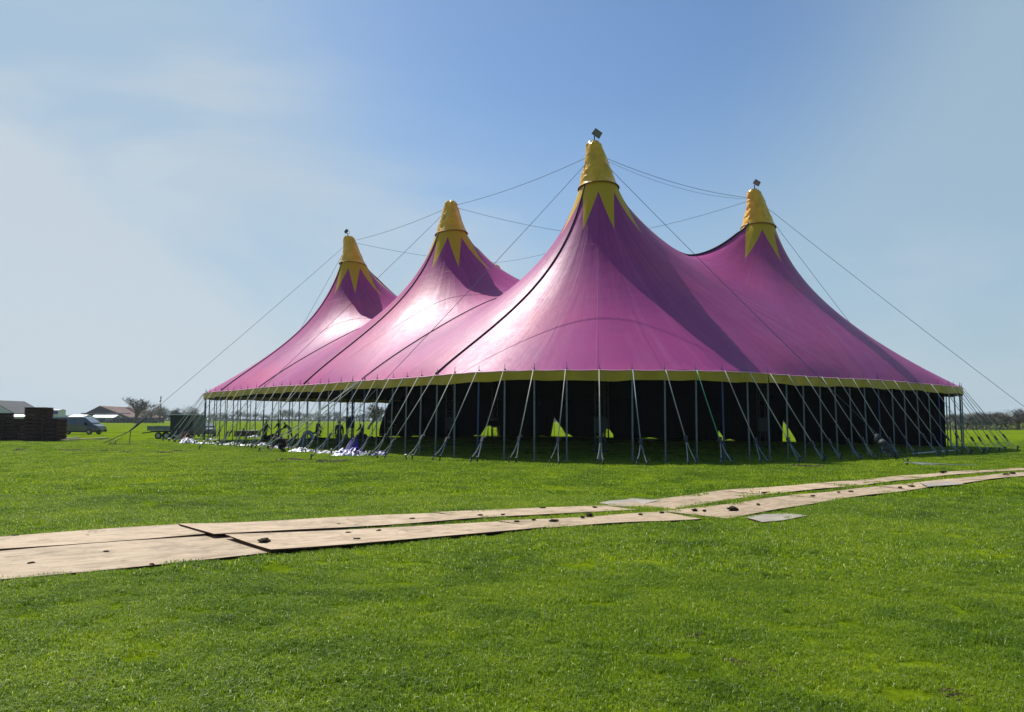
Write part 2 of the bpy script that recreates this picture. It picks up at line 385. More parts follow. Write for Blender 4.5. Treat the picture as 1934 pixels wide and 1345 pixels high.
# corner squareness (superellipse exponent) by corner
CORN = {(0, 0): 2.0, (2, 0): 2.7, (0, 1): 2.5, (2, 1): 2.3}
def inside(u, v):
    cu = np.clip(u, 0, 2*SU); cv = np.clip(v, 0, SV)
    n = np.where(u < SU, np.where(v < SV/2, 2.0, 2.5), np.where(v < SV/2, 2.7, 2.3))
    return (np.abs(u-cu)/np.where(u < SU, MU0, MU1))**n + (np.abs(v-cv)/np.where(v < SV/2, MV0, MV1))**n < 1.0
QX, QO, KB, KV = .76, .06, .009, .022       # shape exponent and offset; belly and valley pull
Q0 = QO**QX; Q1 = (1+QO)**QX
def shape(x): return (np.maximum(x, 0)+QO)**QX/(Q1-Q0) - Q0/(Q1-Q0)
def unshape(z): return ((z*(Q1-Q0)+Q0)**(1/QX))-QO
def solve():
    prev = None
    for hh in (.8, .4, .2):
        us = np.arange(-MU0-1, 2*SU+MU1+1, hh); vs = np.arange(-MV0-1, SV+MV1+1, hh)
        U, V = np.meshgrid(us, vs, indexing='ij')
        ins = inside(U, V); fix = ~ins; val = np.zeros_like(U)
        for i in range(3):
            w = np.abs(2*V/SV - 1)
            zr = (12.05, 11.7, 11.3)[i] + (3.9, 4.4, 4.9)[i]*w**1.6
            on = (np.abs(U - i*SU) <= hh*.55) & (V > 0) & (V < SV)
            val[on] = unshape(np.clip((zr[on]-EAVE)/(RINGZ-EAVE), 0, 1)); fix |= on
            for j in range(2):
                rr = np.hypot(U-i*SU, V-j*SV) < RR + hh*.3
                val[rr] = 1; fix |= rr
        X = val.copy()
        if prev is not None:
            pu, pv, pX = prev
            iu = np.clip(np.searchsorted(pu, us)-1, 0, len(pu)-2); iv = np.clip(np.searchsorted(pv, vs)-1, 0, len(pv)-2)
            fu = ((us-pu[iu])/(pu[1]-pu[0]))[:, None]; fv = ((vs-pv[iv])/(pv[1]-pv[0]))[None]
            X0 = (pX[np.ix_(iu, iv)]*(1-fu)*(1-fv) + pX[np.ix_(iu+1, iv)]*fu*(1-fv) + pX[np.ix_(iu, iv+1)]*(1-fu)*fv + pX[np.ix_(iu+1, iv+1)]*fu*fv)
            X = np.where(fix, val, X0)
        kap = KB + KV*(np.exp(-((U-SU/2)/2.0)**2)+np.exp(-((U-1.5*SU)/2.0)**2))
        par = (np.add.outer(np.arange(len(us)), np.arange(len(vs))) % 2)
        for it in range(260):
            for p in (0, 1):
                A = np.zeros_like(X); A[1:-1, 1:-1] = (X[2:, 1:-1]+X[:-2, 1:-1]+X[1:-1, 2:]+X[1:-1, :-2])/(4+kap[1:-1, 1:-1]*hh*hh)
                X = np.where(fix | (par != p), X, X + 1.85*(A-X))
        prev = (us, vs, X)
    return prev
GU, GV, GX = solve()
def samp(u, v):
    h = GU[1]-GU[0]; a = (u-GU[0])/h; b = (v-GV[0])/h; i = int(a); j = int(b); a -= i; b -= j
    i = min(max(i, 0), len(GU)-2); j = min(max(j, 0), len(GV)-2)
    return GX[i, j]*(1-a)*(1-b)+GX[i+1, j]*a*(1-b)+GX[i, j+1]*(1-a)*b+GX[i+1, j+1]*a*b
def surf(u, v):
    best = min(KING, key=lambda k: (k[0]-u)**2+(k[1]-v)**2); du, dv = u-best[0], v-best[1]; r = math.hypot(du, dv)
    RB = 2.4
    if r < RB:
        c, s = (du/r, dv/r) if r > 1e-6 else (1, 0)
        xb = samp(best[0]+c*RB, best[1]+s*RB)
        x = 1-(1-xb)*math.log(max(r, RR)/RR)/math.log(RB/RR)
    else: x = samp(u, v)
    return float(EAVE + (RINGZ-EAVE)*shape(x))

def quarter(i, j, su, sv):
    """points of a king's cell boundary in one quarter, from the u axis to the v axis"""
    ou = (i == 0 and su < 0) or (i == 2 and su > 0); ov = (j == 0 and sv < 0) or (j == 1 and sv > 0)
    a = (MU0 if su < 0 else MU1) if ou else SU/2; b = (MV0 if sv < 0 else MV1) if ov else SV/2; n = 13; pts = []
    if ou and ov:
        e = CORN[(i, j)]
        for k in range(2*n+1):
            t = math.pi/2*k/(2*n); pts.append((su*a*max(0, math.cos(t))**(2/e), sv*b*max(0, math.sin(t))**(2/e)))
    else:
        for k in range(n): pts.append((su*a, sv*b*k/n))
        for k in range(n+1): pts.append((su*a*(1-k/n), sv*b))
    return pts
def cell(i, j):
    ring = []
    ring += quarter(i, j, 1, 1)[:-1]; ring += quarter(i, j, -1, 1)[::-1][:-1]
    ring += quarter(i, j, -1, -1)[:-1]; ring += quarter(i, j, 1, -1)[::-1][:-1]
    return ring
NR = 40
cverts, cfaces, cuv, ckr = [], [], [], []
for j in range(2):
    for i in range(3):
        ring = cell(i, j); n = len(ring); ku, kv = i*SU, j*SV; base = len(cverts)
        for k in range(n):
            bu, bv = ring[k]; L = math.hypot(bu, bv); cx, cy = bu/L, bv/L
            for t in range(NR+1):
                tt = (t/NR)**1.35; r = RR + (L-RR)*tt
                u_, v_ = ku+cx*r, kv+cy*r
                z = surf(u_, v_) if t < NR else (surf(u_, v_) if inside(np.array(u_*.9995+ku*.0005), np.array(v_*.9995+kv*.0005)) else EAVE)
                cverts.append((u_, v_, z)); ckr.append(r)
        for k in range(n):
            k2 = (k+1) % n
            a0 = math.atan2(ring[k][1], ring[k][0])/(2*math.pi) % 1.0; a1 = math.atan2(ring[k2][1], ring[k2][0])/(2*math.pi) % 1.0
            if a1 < a0 - .5: a1 += 1
            for t in range(NR):
                cfaces.append((base+k*(NR+1)+t, base+k*(NR+1)+t+1, base+k2*(NR+1)+t+1, base+k2*(NR+1)+t))
                cuv.append(((a0, t/NR), (a0, (t+1)/NR), (a1, (t+1)/NR), (a1, t/NR)))
def outer_pts(step=None):
    """closed eave outline in (u,v), anticlockwise seen from above in tent axes"""
    pts = []
    for (i, j, su, sv, rev) in ((0, 0, -1, -1, False), (2, 0, 1, -1, True), (2, 1, 1, 1, False), (0, 1, -1, 1, True)):
        q = []
        e = CORN[(i, j)]
        for k in range(161):
            t = math.pi/2*k/160; q.append((i*SU+su*(MU0 if su < 0 else MU1)*max(0, math.cos(t))**(2/e), j*SV+sv*(MV0 if sv < 0 else MV1)*max(0, math.sin(t))**(2/e)))
        if rev: q = q[::-1]
        pts += q
    pts.append(pts[0])
    return pts
OUT = outer_pts()
CUM = [0.0]
for a, b in zip(OUT[:-1], OUT[1:]): CUM.append(CUM[-1]+math.dist(a, b))
PERIM = CUM[-1]
def eave_at(s):
    s %= PERIM
    k = min(max(int(np.searchsorted(CUM, s))-1, 0), len(OUT)-2)
    while CUM[k+1]-CUM[k] < 1e-9: k += 1
    f = (s-CUM[k])/(CUM[k+1]-CUM[k]); a, b = OUT[k], OUT[k+1]
    p = (a[0]+(b[0]-a[0])*f, a[1]+(b[1]-a[1])*f)
    d = Vector((b[0]-a[0], b[1]-a[1])).normalized()
    return p, (d.y, -d.x)           # point, outward normal
NPOLE = int(round(PERIM/1.43)); PS = PERIM/NPOLE
def sag(s): return -.018*(math.sin(math.pi*(s % PS)/PS))**2 + .03*math.sin(s*.21)+.02*math.sin(s*.53+1)
# sag of the eave between poles is written into the mesh rim
from bisect import bisect_left
def nearest_s(u, v):
    best = min(range(0, len(OUT)-1), key=lambda k: (OUT[k][0]-u)**2+(OUT[k][1]-v)**2)
    a = OUT[best]; p, nn = eave_at(CUM[best]); d = (-nn[1], nn[0])
    return CUM[best] + (u-a[0])*d[0] + (v-a[1])*d[1]
me = bpy.data.meshes.new('canopy')
world_v = []
for (u_, v_, z) in cverts:
    if z < EAVE+.6 : z += sag(nearest_s(u_, v_))*max(0, 1-(z-EAVE)/.6)
    world_v.append(tuple(P(u_, v_, z)))
me.from_pydata(world_v, [], cfaces); me.update()
uvl = me.uv_layers.new(name='UVMap')
uvl.data.foreach_set('uv', [c for f in cuv for p in f for c in p])
uv2 = me.uv_layers.new(name='king'); uv2.data.foreach_set('uv', [x for f in cfaces for vi in f for x in (ckr[vi], 0.0)])
bm = bmesh.new(); bm.from_mesh(me); bmesh.ops.remove_doubles(bm, verts=bm.verts, dist=.01)
bmesh.ops.recalc_face_normals(bm, faces=bm.faces)
if sum(f.normal.z for f in bm.faces) < 0: bmesh.ops.reverse_faces(bm, faces=bm.faces)
bm.to_mesh(me)
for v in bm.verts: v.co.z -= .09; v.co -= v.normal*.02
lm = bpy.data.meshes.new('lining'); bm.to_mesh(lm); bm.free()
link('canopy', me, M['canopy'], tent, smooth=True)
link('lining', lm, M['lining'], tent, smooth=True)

# valance: hanging band with folds, plus pale piping
mb = MB(); NS = NPOLE*6; rows = 4
for k in range(NS+1):
    s = PERIM*k/NS; (u_, v_), n = eave_at(s); h0 = sag(s)
    for r_ in range(rows+1):
        f = r_/rows; drop = (.42 + .025*math.sin(s*.9)+.02*math.sin(s*2.3+2))*f
        o = .03 + .05*f*math.sin(s*4.1+math.sin(s*.7)*3) + .03*f*math.sin(s*9.0)
        mb.v.append(tuple(P(u_+n[0]*o, v_+n[1]*o, EAVE+h0+.02-drop)))
for k in range(NS):
    for r_ in range(rows):
        a = k*(rows+1)+r_; mb.f.append((a, a+1, a+rows+2, a+rows+1)); mb.mi.append(0)
mb.build('valance', M['valance'], tent, smooth=True, recalc=False)
mb = MB()
pts = []
for k in range(NS+1):
    s = PERIM*k/NS; (u_, v_), n = eave_at(s); pts.append(P(u_+n[0]*.05, v_+n[1]*.05, EAVE+sag(s)+.03))
mb.tube(pts, .025, 5); mb.build('piping', M['piping'], tent, smooth=True)

# seam ropes lying on the canopy
def seam_rope(fn, r=.045):
    pts = [Vector(fn(k/40)) for k in range(41)]; mb = MB(); mb.tube(pts, r, 6); mb.build('seam_rope', M['seam'], tent, smooth=True)
def on(u_, v_): return P(u_, v_, surf(u_, v_)+.04)
for i in range(3):
    seam_rope(lambda t, i=i: on(i*SU, -RR-(MV0-RR-.06)*t)); seam_rope(lambda t, i=i: on(i*SU, SV+RR+(MV1-RR-.06)*t))
    seam_rope(lambda t, i=i: on(i*SU, RR+(SV-2*RR)*t), .06)
for i in range(2):
    seam_rope(lambda t, i=i: on((i+.5)*SU, -(MV0-.1)*t), .03); seam_rope(lambda t, i=i: on((i+.5)*SU, SV+(MV1-.1)*t), .03)

# yellow cones on the king poles, slightly slumped, with wrapped folds
def cone(idx, ku, kv, top, lean):
    n, m_ = 48, 34; vs = []; fs = []; c = P(ku, kv); rg = random.Random(idx*11+3)
    ph = rg.random()*6; z0 = RINGZ-.22
    for a in range(m_+1):
        t = a/m_; z = z0 + (top-z0)*t
        rad = 1.17*(1-t)**.9*.72 + .33 + .0*t
        rad = 1.17 + (.43-1.17)*(t**.92)
        if t > .965: rad *= .82
        off = Vector(lean)*(t**1.6)
        for k in range(n):
            an = 2*math.pi*k/n
            q3 = Vector((math.cos(an)*1.3, math.sin(an)*1.3, z*1.1+an*.0))
            dg = Vector((math.cos(an)*2.0+z*.9, math.sin(an)*2.0-z*.5, z*2.6+math.cos(an-2.6)*1.8+idx*5))
            w = .26*(.5-abs(noise.noise(dg)))*(.35+.65*(math.cos(an-2.6)*.5+.5)) + .10*noise.noise(q3+Vector((idx*3, 0, 0))) - .12
            w += .09*(.5-abs(noise.noise(dg*2.3)))*(math.cos(an-2.6)*.5+.5)
            w *= min(1, t*6+.15)
            rr = rad+w; zz = z + .12*math.cos(an+ph)*(1-t)
            vs.append(c+Vector((math.cos(an)*rr, math.sin(an)*rr, zz))+off)
    for a in range(m_):
        for k in range(n):
            fs.append((a*n+k, a*n+(k+1) % n, (a+1)*n+(k+1) % n, (a+1)*n+k))
    fs.append(tuple(m_*n+k for k in range(n)))
    mb = MB(); mb.add(vs, fs); o = mb.build('cone_cover', M['yellow_pvc'], tent, smooth=True)
    mb = MB(); mb.tube([c+Vector((math.cos(2*math.pi*k/48)*1.17, math.sin(2*math.pi*k/48)*1.17, z0+.12*math.cos(2*math.pi*k/48+ph))) for k in range(49)], .028, 6)
    mb.build('hem_shade', M['hem_shade'], o, smooth=True)
TIP = []
leans = [(-.22, 0, 0), (-.02, 0, 0), (-.42, .1, 0), (-.20, 0, 0), (0, 0, 0), (.05, 0, 0)]
tops = [17.68, 17.35, 17.45, 17.6, 17.1, 16.75]
for idx, (ku, kv) in enumerate(KING):
    cone(idx, ku, kv, tops[idx], leans[idx]); TIP.append(P(ku, kv, tops[idx])+Vector(leans[idx]))

# king masts: lattice towers
def mast(ku, kv):
    c = P(ku, kv); mb = MB(); w = .26; H = 15.6; segs = 20
    cs = [Vector((w, w, 0)), Vector((-w, w, 0)), Vector((-w, -w, 0)), Vector((w, -w, 0))]
    for q in cs: mb.tube([c+q, c+q+Vector((0, 0, H))], .035, 6)
    for k in range(segs):
        z0, z1 = H*k/segs, H*(k+1)/segs
        for a in range(4):
            p, q = cs[a], cs[(a+1) % 4]
            mb.tube([c+p+Vector((0, 0, z0)), c+q+Vector((0, 0, z1))], .016, 4)
            mb.tube([c+p+Vector((0, 0, z0)), c+q+Vector((0, 0, z0))], .016, 4)
    mb.box(c+Vector((0, 0, .04)), (.9, .9, .08))
    mb.box(c+Vector((0, 0, 1.5)), (.62, .62, .9))
    mb.build('king_mast', M['dark_steel'], tent)
for k in KING: mast(*k)

# side poles, guy ropes, stakes
CAMUV = ((Vector((0, 0, 0))-KA).dot(UD), (Vector((0, 0, 0))-KA).dot(VD))
stake_me = None
def stake_mesh():
    mb = MB(); mb.tube([(0, 0, -.25), (0, 0, .26)], .03, 8); mb.tube([(0, 0, .22), (0, 0, .27)], .05, 8)
    return mb.mesh('ground_stake', True)
STK = stake_mesh(); STK.materials.append(M['dark_steel'])
stakes = []
def add_stake(p, out, side):
    o = bpy.data.objects.new('ground_stake', STK); COL.objects.link(o); o.location = p
    o.rotation_euler = (random.uniform(-.1, .1)+out.y*.35*-1, out.x*.35, random.random()*3)
    tag(o, side, 'stake', 'ground stakes holding the tent guy ropes'); stakes.append(o)
pole_mb = MB(); pole_mb.tube([(0, 0, -.1), (0, 0, 4.0)], .036, 8); pole_mb.tube([(0, 0, 4.0), (0, 0, 4.20)], .013, 5); pole_mb.box((0, 0, .01), (.16, .16, .03))
POLE_ME = pole_mb.mesh('side_pole', True)
POLE_B = POLE_ME.copy(); POLE_ME.materials.append(M['steel']); POLE_B.materials.append(M['blue_steel'])
info = []
# phase of the poles along the eave: one stands straight below the near peak
S0 = min((abs(IW/2+F*w.x/w.y-1131), s) for s in np.linspace(0, PERIM, 4000) for (q, nn) in [eave_at(s)] for w in [P(*q)] if w.y < 40)[1]
for k in range(NPOLE):
    s = (k*PS+S0) % PERIM; (u_, v_), n = eave_at(s)
    w = P(u_, v_); N3 = (UD*n[0]+VD*n[1]).normalized()
    facing = (-w).dot(N3) > 0          # near side of the tent
    info.append((k, s, w, N3, facing))
wall_covered = lambda s: False
near_list = [x for x in info if x[4]]; far_list = [x for x in info if not x[4]]
far_open = []
for x in far_list:
    rel = x[2]; px = IW/2 + F*rel.x/rel.y
    far_open.append((px < 790 or px > 1760, x))
far_vis = [x for ok, x in far_open if ok]; far_hid = [x for ok, x in far_open if not ok]
rr_ = random.Random(5)
for k, s, w, N3, facing in near_list+far_vis:
    blue = rr_.random() < .16
    o = bpy.data.objects.new('side_pole', POLE_B if blue else POLE_ME); COL.objects.link(o); o.parent = tent
    o.location = w - N3*.04 + Vector((rr_.uniform(-.03, .03), rr_.uniform(-.03, .03), sag(s)))
    foot = N3*rr_.uniform(-.02, .10)
    tilt = foot.length/4; o.rotation_euler = (foot.y/4, -foot.x/4, 0)
mb = MB()
for k, s, w, N3, facing in far_hid: mb.tube([w-N3*.04, w-N3*.04+Vector((0, 0, 4.0))], .036, 6)
tag(mb.build('side_pole', M['steel'], tent), kind='stuff')
def guy(k, s, w, N3, full=True):
    side = N3.cross(Vector((0, 0, 1)))
    top = w + N3*.08 + Vector((0, 0, EAVE+sag(s)+.05))
    jit = rr_.uniform(-.25, .25); dist = 2.65+rr_.uniform(-.25, .3)
    end = w + N3*dist + side*jit
    kn = end + (top-end)*rr_.uniform(.19, .26)
    g = (6 < 0); cm = M['strap']
    rnd = rr_.random(); cm = M['pale_strap'] if rnd < .38 else (M['blue_strap'] if rnd > .84 else M['strap'])
    if k == GREEN or (IW/2+F*w.x/w.y > 1800 and rr_.random() < .35): cm = M['green_strap']
    mb = MB(); mb.tube([top, (top+kn)/2-Vector((0, 0, .03)), kn], .019, 5)
    ro = mb.build('guy_rope', cm, tent, smooth=True)
    mb = MB(); d = (top-kn).normalized()
    q = d.to_track_quat('Z', 'Y').to_matrix()
    mb.box(kn, (.11, .09, .26), M=q); mb.box(kn+d*.12+Vector((.04, 0, 0)), (.16, .05, .08), M=q); mb.tube([kn-d*.1, kn-d*.26+Vector((.05, 0, -.1))], .03, 5)
    mb.build('ratchet', M['dark_steel'], ro)
    sp = rr_.uniform(.16, .34); a1 = end+side*sp+N3*.05; a2 = end-side*sp*.5
    mb = MB(); mb.tube([kn, kn+(a1-kn)*.45+(a2-kn)*.05, a1+Vector((0, 0, .12))], .016, 5); mb.tube([kn, kn+(a2-kn)*.5, a2+Vector((0, 0, .12))], .016, 5)
    mb.build('anchor_strap', M['blue_strap'] if rr_.random() < .4 else M['strap'], ro)
    px = IW/2+F*w.x/w.y
    lab = ('small dark stake under the guy ropes along the left side of the tent' if px < 790 else
           'small dark stake under the guy ropes along the shaded front of the tent' if px < 1480 else
           'small dark stake under the guy ropes along the right side of the tent')
    for a in (a1, a2): add_stake(a, N3, lab)
green_px = 1311
GREEN = min(near_list, key=lambda x: abs(IW/2+F*x[2].x/x[2].y-green_px))[0]
ng = 0
for x in near_list:
    guy(*x[:4]); ng += 1
hid_mb = MB()
for x in far_vis+far_hid:
    k, s, w, N3, _ = x
    top = w+N3*.08+Vector((0, 0, EAVE)); end = w+N3*2.7
    if x in far_vis and ng < 95:
        ng += 1; mb = MB(); mb.tube([top, end], .016, 5); mb.build('guy_rope', M['strap'], tent)
    else: hid_mb.tube([top, end], .016, 5)
tag(hid_mb.build('guy_rope', M['strap'], tent), kind='stuff')

# bundle of long pale straps from the mid seam of the left side
for (u_, a_, b_, rad_, m_) in ((SU/2, (488, 855), 0, .030, 'pale_strap'), (SU/2+.25, (508, 850), .1, .026, 'pale_strap'), (SU/2-.2, (530, 846), .1, .024, 'strap'), (SU+.1, (462, 846), 0, .022, 'pale_strap')):
    a0_ = P(u_, -MV0-.05, EAVE-.02); e_ = gp(*a_); mb = MB(); mb.tube([a0_, a0_.lerp(e_, .5)-Vector((0, 0, .05)), e_+Vector((0, 0, .1))], rad_, 6)
    tag(mb.build('guy_rope', M[m_], tent, smooth=True)); add_stake(e_, (e_-a0_).normalized(), 'small dark stake under the guy ropes along the left side of the tent')

# wires between the king tips and storm guys to the ground
AT = [P(ku, kv, 17.0)+Vector(leans[i])*.8 for i, (ku, kv) in enumerate(KING)]
def wire(a, b, drop, r=.014, n=14):
    pts = [a.lerp(b, t/n) - Vector((0, 0, drop*4*(t/n)*(1-t/n))) for t in range(n+1)]
    mb = MB(); mb.tube(pts, r, 5); return mb.build('wire_rope', M['wire'], tent, smooth=True)
for a, b, d in ((0, 1, .30), (1, 2, .25), (0, 3, .45), (1, 4, .3), (2, 5, .3), (3, 4, .3), (4, 5, .3)):
    wire(AT[a], AT[b], d)
wire(AT[0]+Vector((.1, 0, -.15)), AT[3]+Vector((0, 0, -.05)), .62, .009)
def storm(k, end, bundle=False):
    e = Vector((end[0], end[1], .1)); wire(AT[k], e, .12)
    add_stake(Vector((e.x, e.y, 0)), (e-AT[k]).normalized(), 'small dark stake holding a long wire that runs down from a tent peak')
storm(0, P(.3, -17.1));  storm(1, P(SU+.3, -17.1)); storm(2, gp(218, 838)); storm(0, P(-17.0, .3))
storm(3, gp(2040, 851)); storm(3, P(-4, SV+17.5)); storm(5, P(2*SU+8, SV+14))
storm(4, P(SU, SV+17)); storm(2, P(2*SU+15, -4))

# black side wall with gaps at the ground (right long side and far end)
WI = .30
def wall_pt(s):                      # s measured on the eave outline; inset a little
    (u_, v_), n = eave_at(s); f = .14*math.sin(s*3.1)+.06*math.sin(s*7.7)
    return (u_-n[0]*(WI+f*.4), v_-n[1]*(WI+f*.4))
# find s of wall under a photo pixel column on the far side
SS = np.linspace(0, PERIM, 6000, endpoint=False)
WP = [P(*wall_pt(s)) for s in SS]
WPX = np.array([IW/2+F*w.x/w.y*1.0 for w in WP]); WFAR = np.array([(w.dot(UD*eave_at(s)[1][0]+VD*eave_at(s)[1][1])) > 0 for w, s in zip(WP, SS)])
def s_at(px, far=True):
    c = np.where(WFAR == far, np.abs(WPX-px), 1e9); return SS[int(np.argmin(c))]
s_right = s_at(1783); s_left = s_at(757)
lo, hi = min(s_right, s_left), max(s_right, s_left)
gaps = []       # (s, z) bottom profile control points
def gz(px, py, s):
    w = P(*wall_pt(s)); d = ray(px, py); return max(.02, CAM + d.z*(w.y/d.y))
GAPS = [[(779, 824), (781, 819), (790, 819), (792, 824)],
        [(894, 826), (903, 821), (908, 824), (926, 792), (931, 795), (940, 805), (941, 826)],
        [(1019, 826), (1020, 824), (1029, 824), (1030, 826)],
        [(1041, 826), (1044, 805), (1047, 788), (1053, 797), (1068, 820), (1075, 820), (1081, 827)],
        [(1122, 827), (1125, 825), (1138, 825), (1139, 812), (1140, 788), (1147, 804), (1157, 820), (1158, 828)],
        [(1205, 829), (1225, 826), (1241, 825), (1240, 828), (1218, 830)],
        [(1354, 834), (1356, 813), (1363, 824), (1368, 832), (1378, 829), (1386, 834)],
        [(1476, 838), (1477, 806), (1478, 794), (1487, 808), (1498, 826), (1502, 838)],
        [(1595, 842), (1602, 840), (1628, 839), (1629, 842)]]
prof = [(lo, 0.0), (hi, 0.0)]
for G in GAPS:
    pts = [(s_at(px), gz(px, py, s_at(px))) for px, py in G]
    pts = sorted(pts)
    pts[0] = (pts[0][0], 0.0); pts[-1] = (pts[-1][0], 0.0)
    prof += pts
prof = sorted(prof)
ps = np.array([p[0] for p in prof]); pz = np.array([p[1] for p in prof])
sv = sorted(set([round(x, 3) for x in np.arange(lo, hi, .35)] + [round(x, 3) for x in ps] + [round(hi, 3)]))
mb = MB(); zr = [0, .25, .5, .75, 1]
TOPZ = EAVE-.12
for s in sv:
    zb = float(np.interp(s, ps, pz)); a = wall_pt(s)
    tz = surf(a[0], a[1])-.10
    for f in zr: mb.v.append(tuple(P(a[0], a[1], zb+(tz-zb)*f)))
for k in range(len(sv)-1):
    for r_ in range(4):
        a = k*5+r_; mb.f.append((a, a+1, a+6, a+5)); mb.mi.append(0)
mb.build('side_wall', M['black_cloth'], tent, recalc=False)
# billowing loose end of the wall at the far left opening
sw = s_left; step = 1 if s_left > s_right else -1
mb = MB(); C_, R_ = 22, 16
for a in range(C_+1):
    for b in range(R_+1):
        fa, fb = a/C_, b/R_
        width = 1.6 + 2.3*(1-fb)**.8 - .5*(1-fb)**6
        ss = sw - step*2.2 + step*(2.2)*min(1, fa*2) ; ext = max(0, fa*2-1)*width*.62
        p2 = wall_pt(ss); base = P(p2[0], p2[1])
        left = Vector((-1, -.12, 0))
        belly = Vector((0, -1, 0))*(1.5*math.sin(math.pi*fb*.9)*math.sin(math.pi*fa)*.8)
        mb.v.append(tuple(base+left*ext+belly+Vector((0, 0, .06+(TOPZ-.1)*fb))+Vector((0, .12*math.sin(fa*31), 0))))
for a in range(C_):
    for b in range(R_):
        k = a*(R_+1)+b; mb.f.append((k, k+1, k+R_+2, k+R_+1)); mb.mi.append(0)
mb.build('wall_flap', M['black_cloth'], tent, smooth=True, recalc=False)
# ================================================================== TRACK SHEETS
def sheet(name, quad, h, m, label, cat, group, thick=.02, lift=(0, 0)):
    """a rigid sheet from its four corners in the photo (far-left, far-right, near-right, near-left)"""
    g = [gp(x, y, h) for x, y in quad]
    c = sum(g, Vector())/4; ax = ((g[1]-g[0])+(g[2]-g[3])).normalized(); rz = math.atan2(ax.y, ax.x)
    rot = Matrix.Rotation(-rz, 3, 'Z'); vs = []; n = 10
    loc = [rot @ (p-c) for p in g]
    top = []
    for a in range(n+1):
        for b in range(5):
            fa, fb = a/n, b/4
            p = loc[0].lerp(loc[1], fa).lerp(loc[3].lerp(loc[2], fa), fb)
            z = lift[0]*(1-fa)**4 + lift[1]*fa**4 + .010*math.sin(fa*7+c.x)*math.sin(fb*3+c.y)
            top.append(Vector((p.x, p.y, z)))
    mb = MB(); N = len(top)
    vs = top + [p-Vector((0, 0, thick)) for p in top]; fs = []; 
    for a in range(n):
        for b in range(4):
            i = a*5+b; fs.append((i, i+5, i+6, i+1)); fs.append((N+i, N+i+1, N+i+6, N+i+5))
    mb.add(vs, fs, 0)
    rim = [a*5 for a in range(n+1)] + [n*5+b for b in range(1, 5)] + [a*5+4 for a in range(n-1, -1, -1)] + [b for b in range(3, 0, -1)]
    mb.f += [(rim[k], rim[k]+N, rim[(k+1) % len(rim)]+N, rim[(k+1) % len(rim)]) for k in range(len(rim))]; mb.mi += [1]*len(rim)
    o = mb.build(name, [m, M['ply_edge']], loc=c, recalc=True); o.rotation_euler = (0, 0, rz)
    tag(o, label, cat, group); return o, g
BOARDS = []
GB = 'plywood sheets laid as a track across the grass'
FAR = [((-330, 1036), (350, 989), (388, 1008), (-350, 1064), 'far-row plywood sheet at the left edge of the photo'),
       ((337, 993), (819, 968), (906, 978), (404, 1013), 'long far-row plywood sheet lapping over the left-edge sheet'),
       ((819, 967), (1137, 954), (1208, 962), (902, 977.5), 'far-row plywood sheet left of the grey plate'),
       ((1140, 955), (1359, 927), (1445, 933.5), (1264, 962), 'far-row plywood sheet in front of the grey plate'),
       ((1359, 926.5), (1553, 912), (1620, 916.5), (1445, 933), 'far-row plywood sheet, second right of the grey plate'),
       ((1553, 912), (1691, 900), (1744, 902.5), (1618, 916.5), 'greyish far-row plywood sheet where the two rows nearly meet'),
       ((1691, 899.5), (1807, 890), (1852, 892), (1742, 902), 'far-row plywood sheet close to the tent at the right'),
       ((1807, 890), (1930, 884), (1970, 886.5), (1850, 892), 'far-row plywood sheet running out at the right edge of the photo')]
NEAR = [((-330, 1058), (428, 1007), (563, 1039), (-400, 1134), 'nearest and largest plywood sheet, at the lower left'),
        ((425, 1013.5), (940, 985), (1031, 995), (511, 1042.5), 'near-row plywood sheet carrying the biggest mud clod'),
        ((940, 984.5), (1250, 967), (1325, 979), (1029, 995.5), 'near-row plywood sheet with a cluster of mud clods'),
        ((1248, 966.5), (1488, 936.5), (1576, 943.5), (1374, 978.5), 'near-row plywood sheet behind the small grey plate'),
        ((1488, 936), (1656, 919), (1721, 925), (1574, 943), 'near-row plywood sheet, first right of the small grey plate'),
        ((1656, 918.5), (1799, 904), (1860, 906.5), (1721, 924.5), 'mud-smeared near-row plywood sheet at the right'),
        ((1799, 903.5), (1934, 891), (1990, 893), (1859, 906), 'near-row plywood sheet running out at the right edge of the photo')]
for row, h in ((FAR, .028), (NEAR, .032)):
    for k, q in enumerate(row):
        lf = (.0, .0)
        hh = h
        if k == 1: lf = (.035, 0)
        o, g = sheet('plywood_sheet', q[:4], hh+(.02 if k == 1 else 0)+(.026 if k == 0 and row is FAR else 0)+.004*(k % 3), M['ply'], q[4], 'plywood sheet', GB, lift=lf)
        BOARDS.append(g)
o, g = sheet('track_plate', ((1130, 949.5), (1195, 940.5), (1250, 945), (1185, 958)), .03, M['plate'], 'pale grey plate poking out behind the far row of plywood', 'ground plate', None); BOARDS.append(g)
o, g = sheet('track_plate', ((1405, 976), (1478, 968), (1526, 974.5), (1440, 987)), .03, M['plate'], 'small grey plate in front of the near row of plywood', 'ground plate', None); BOARDS.append(g)
o, g = sheet('track_plate', ((1738, 912.5), (1798, 909), (1822, 914), (1752, 919)), .075, M['plate'], 'blue-grey plate lying on the near row at the right', 'ground plate', None, thick=.012)
BP = np.array([[(p.x, p.y) for p in g] for g in BOARDS])

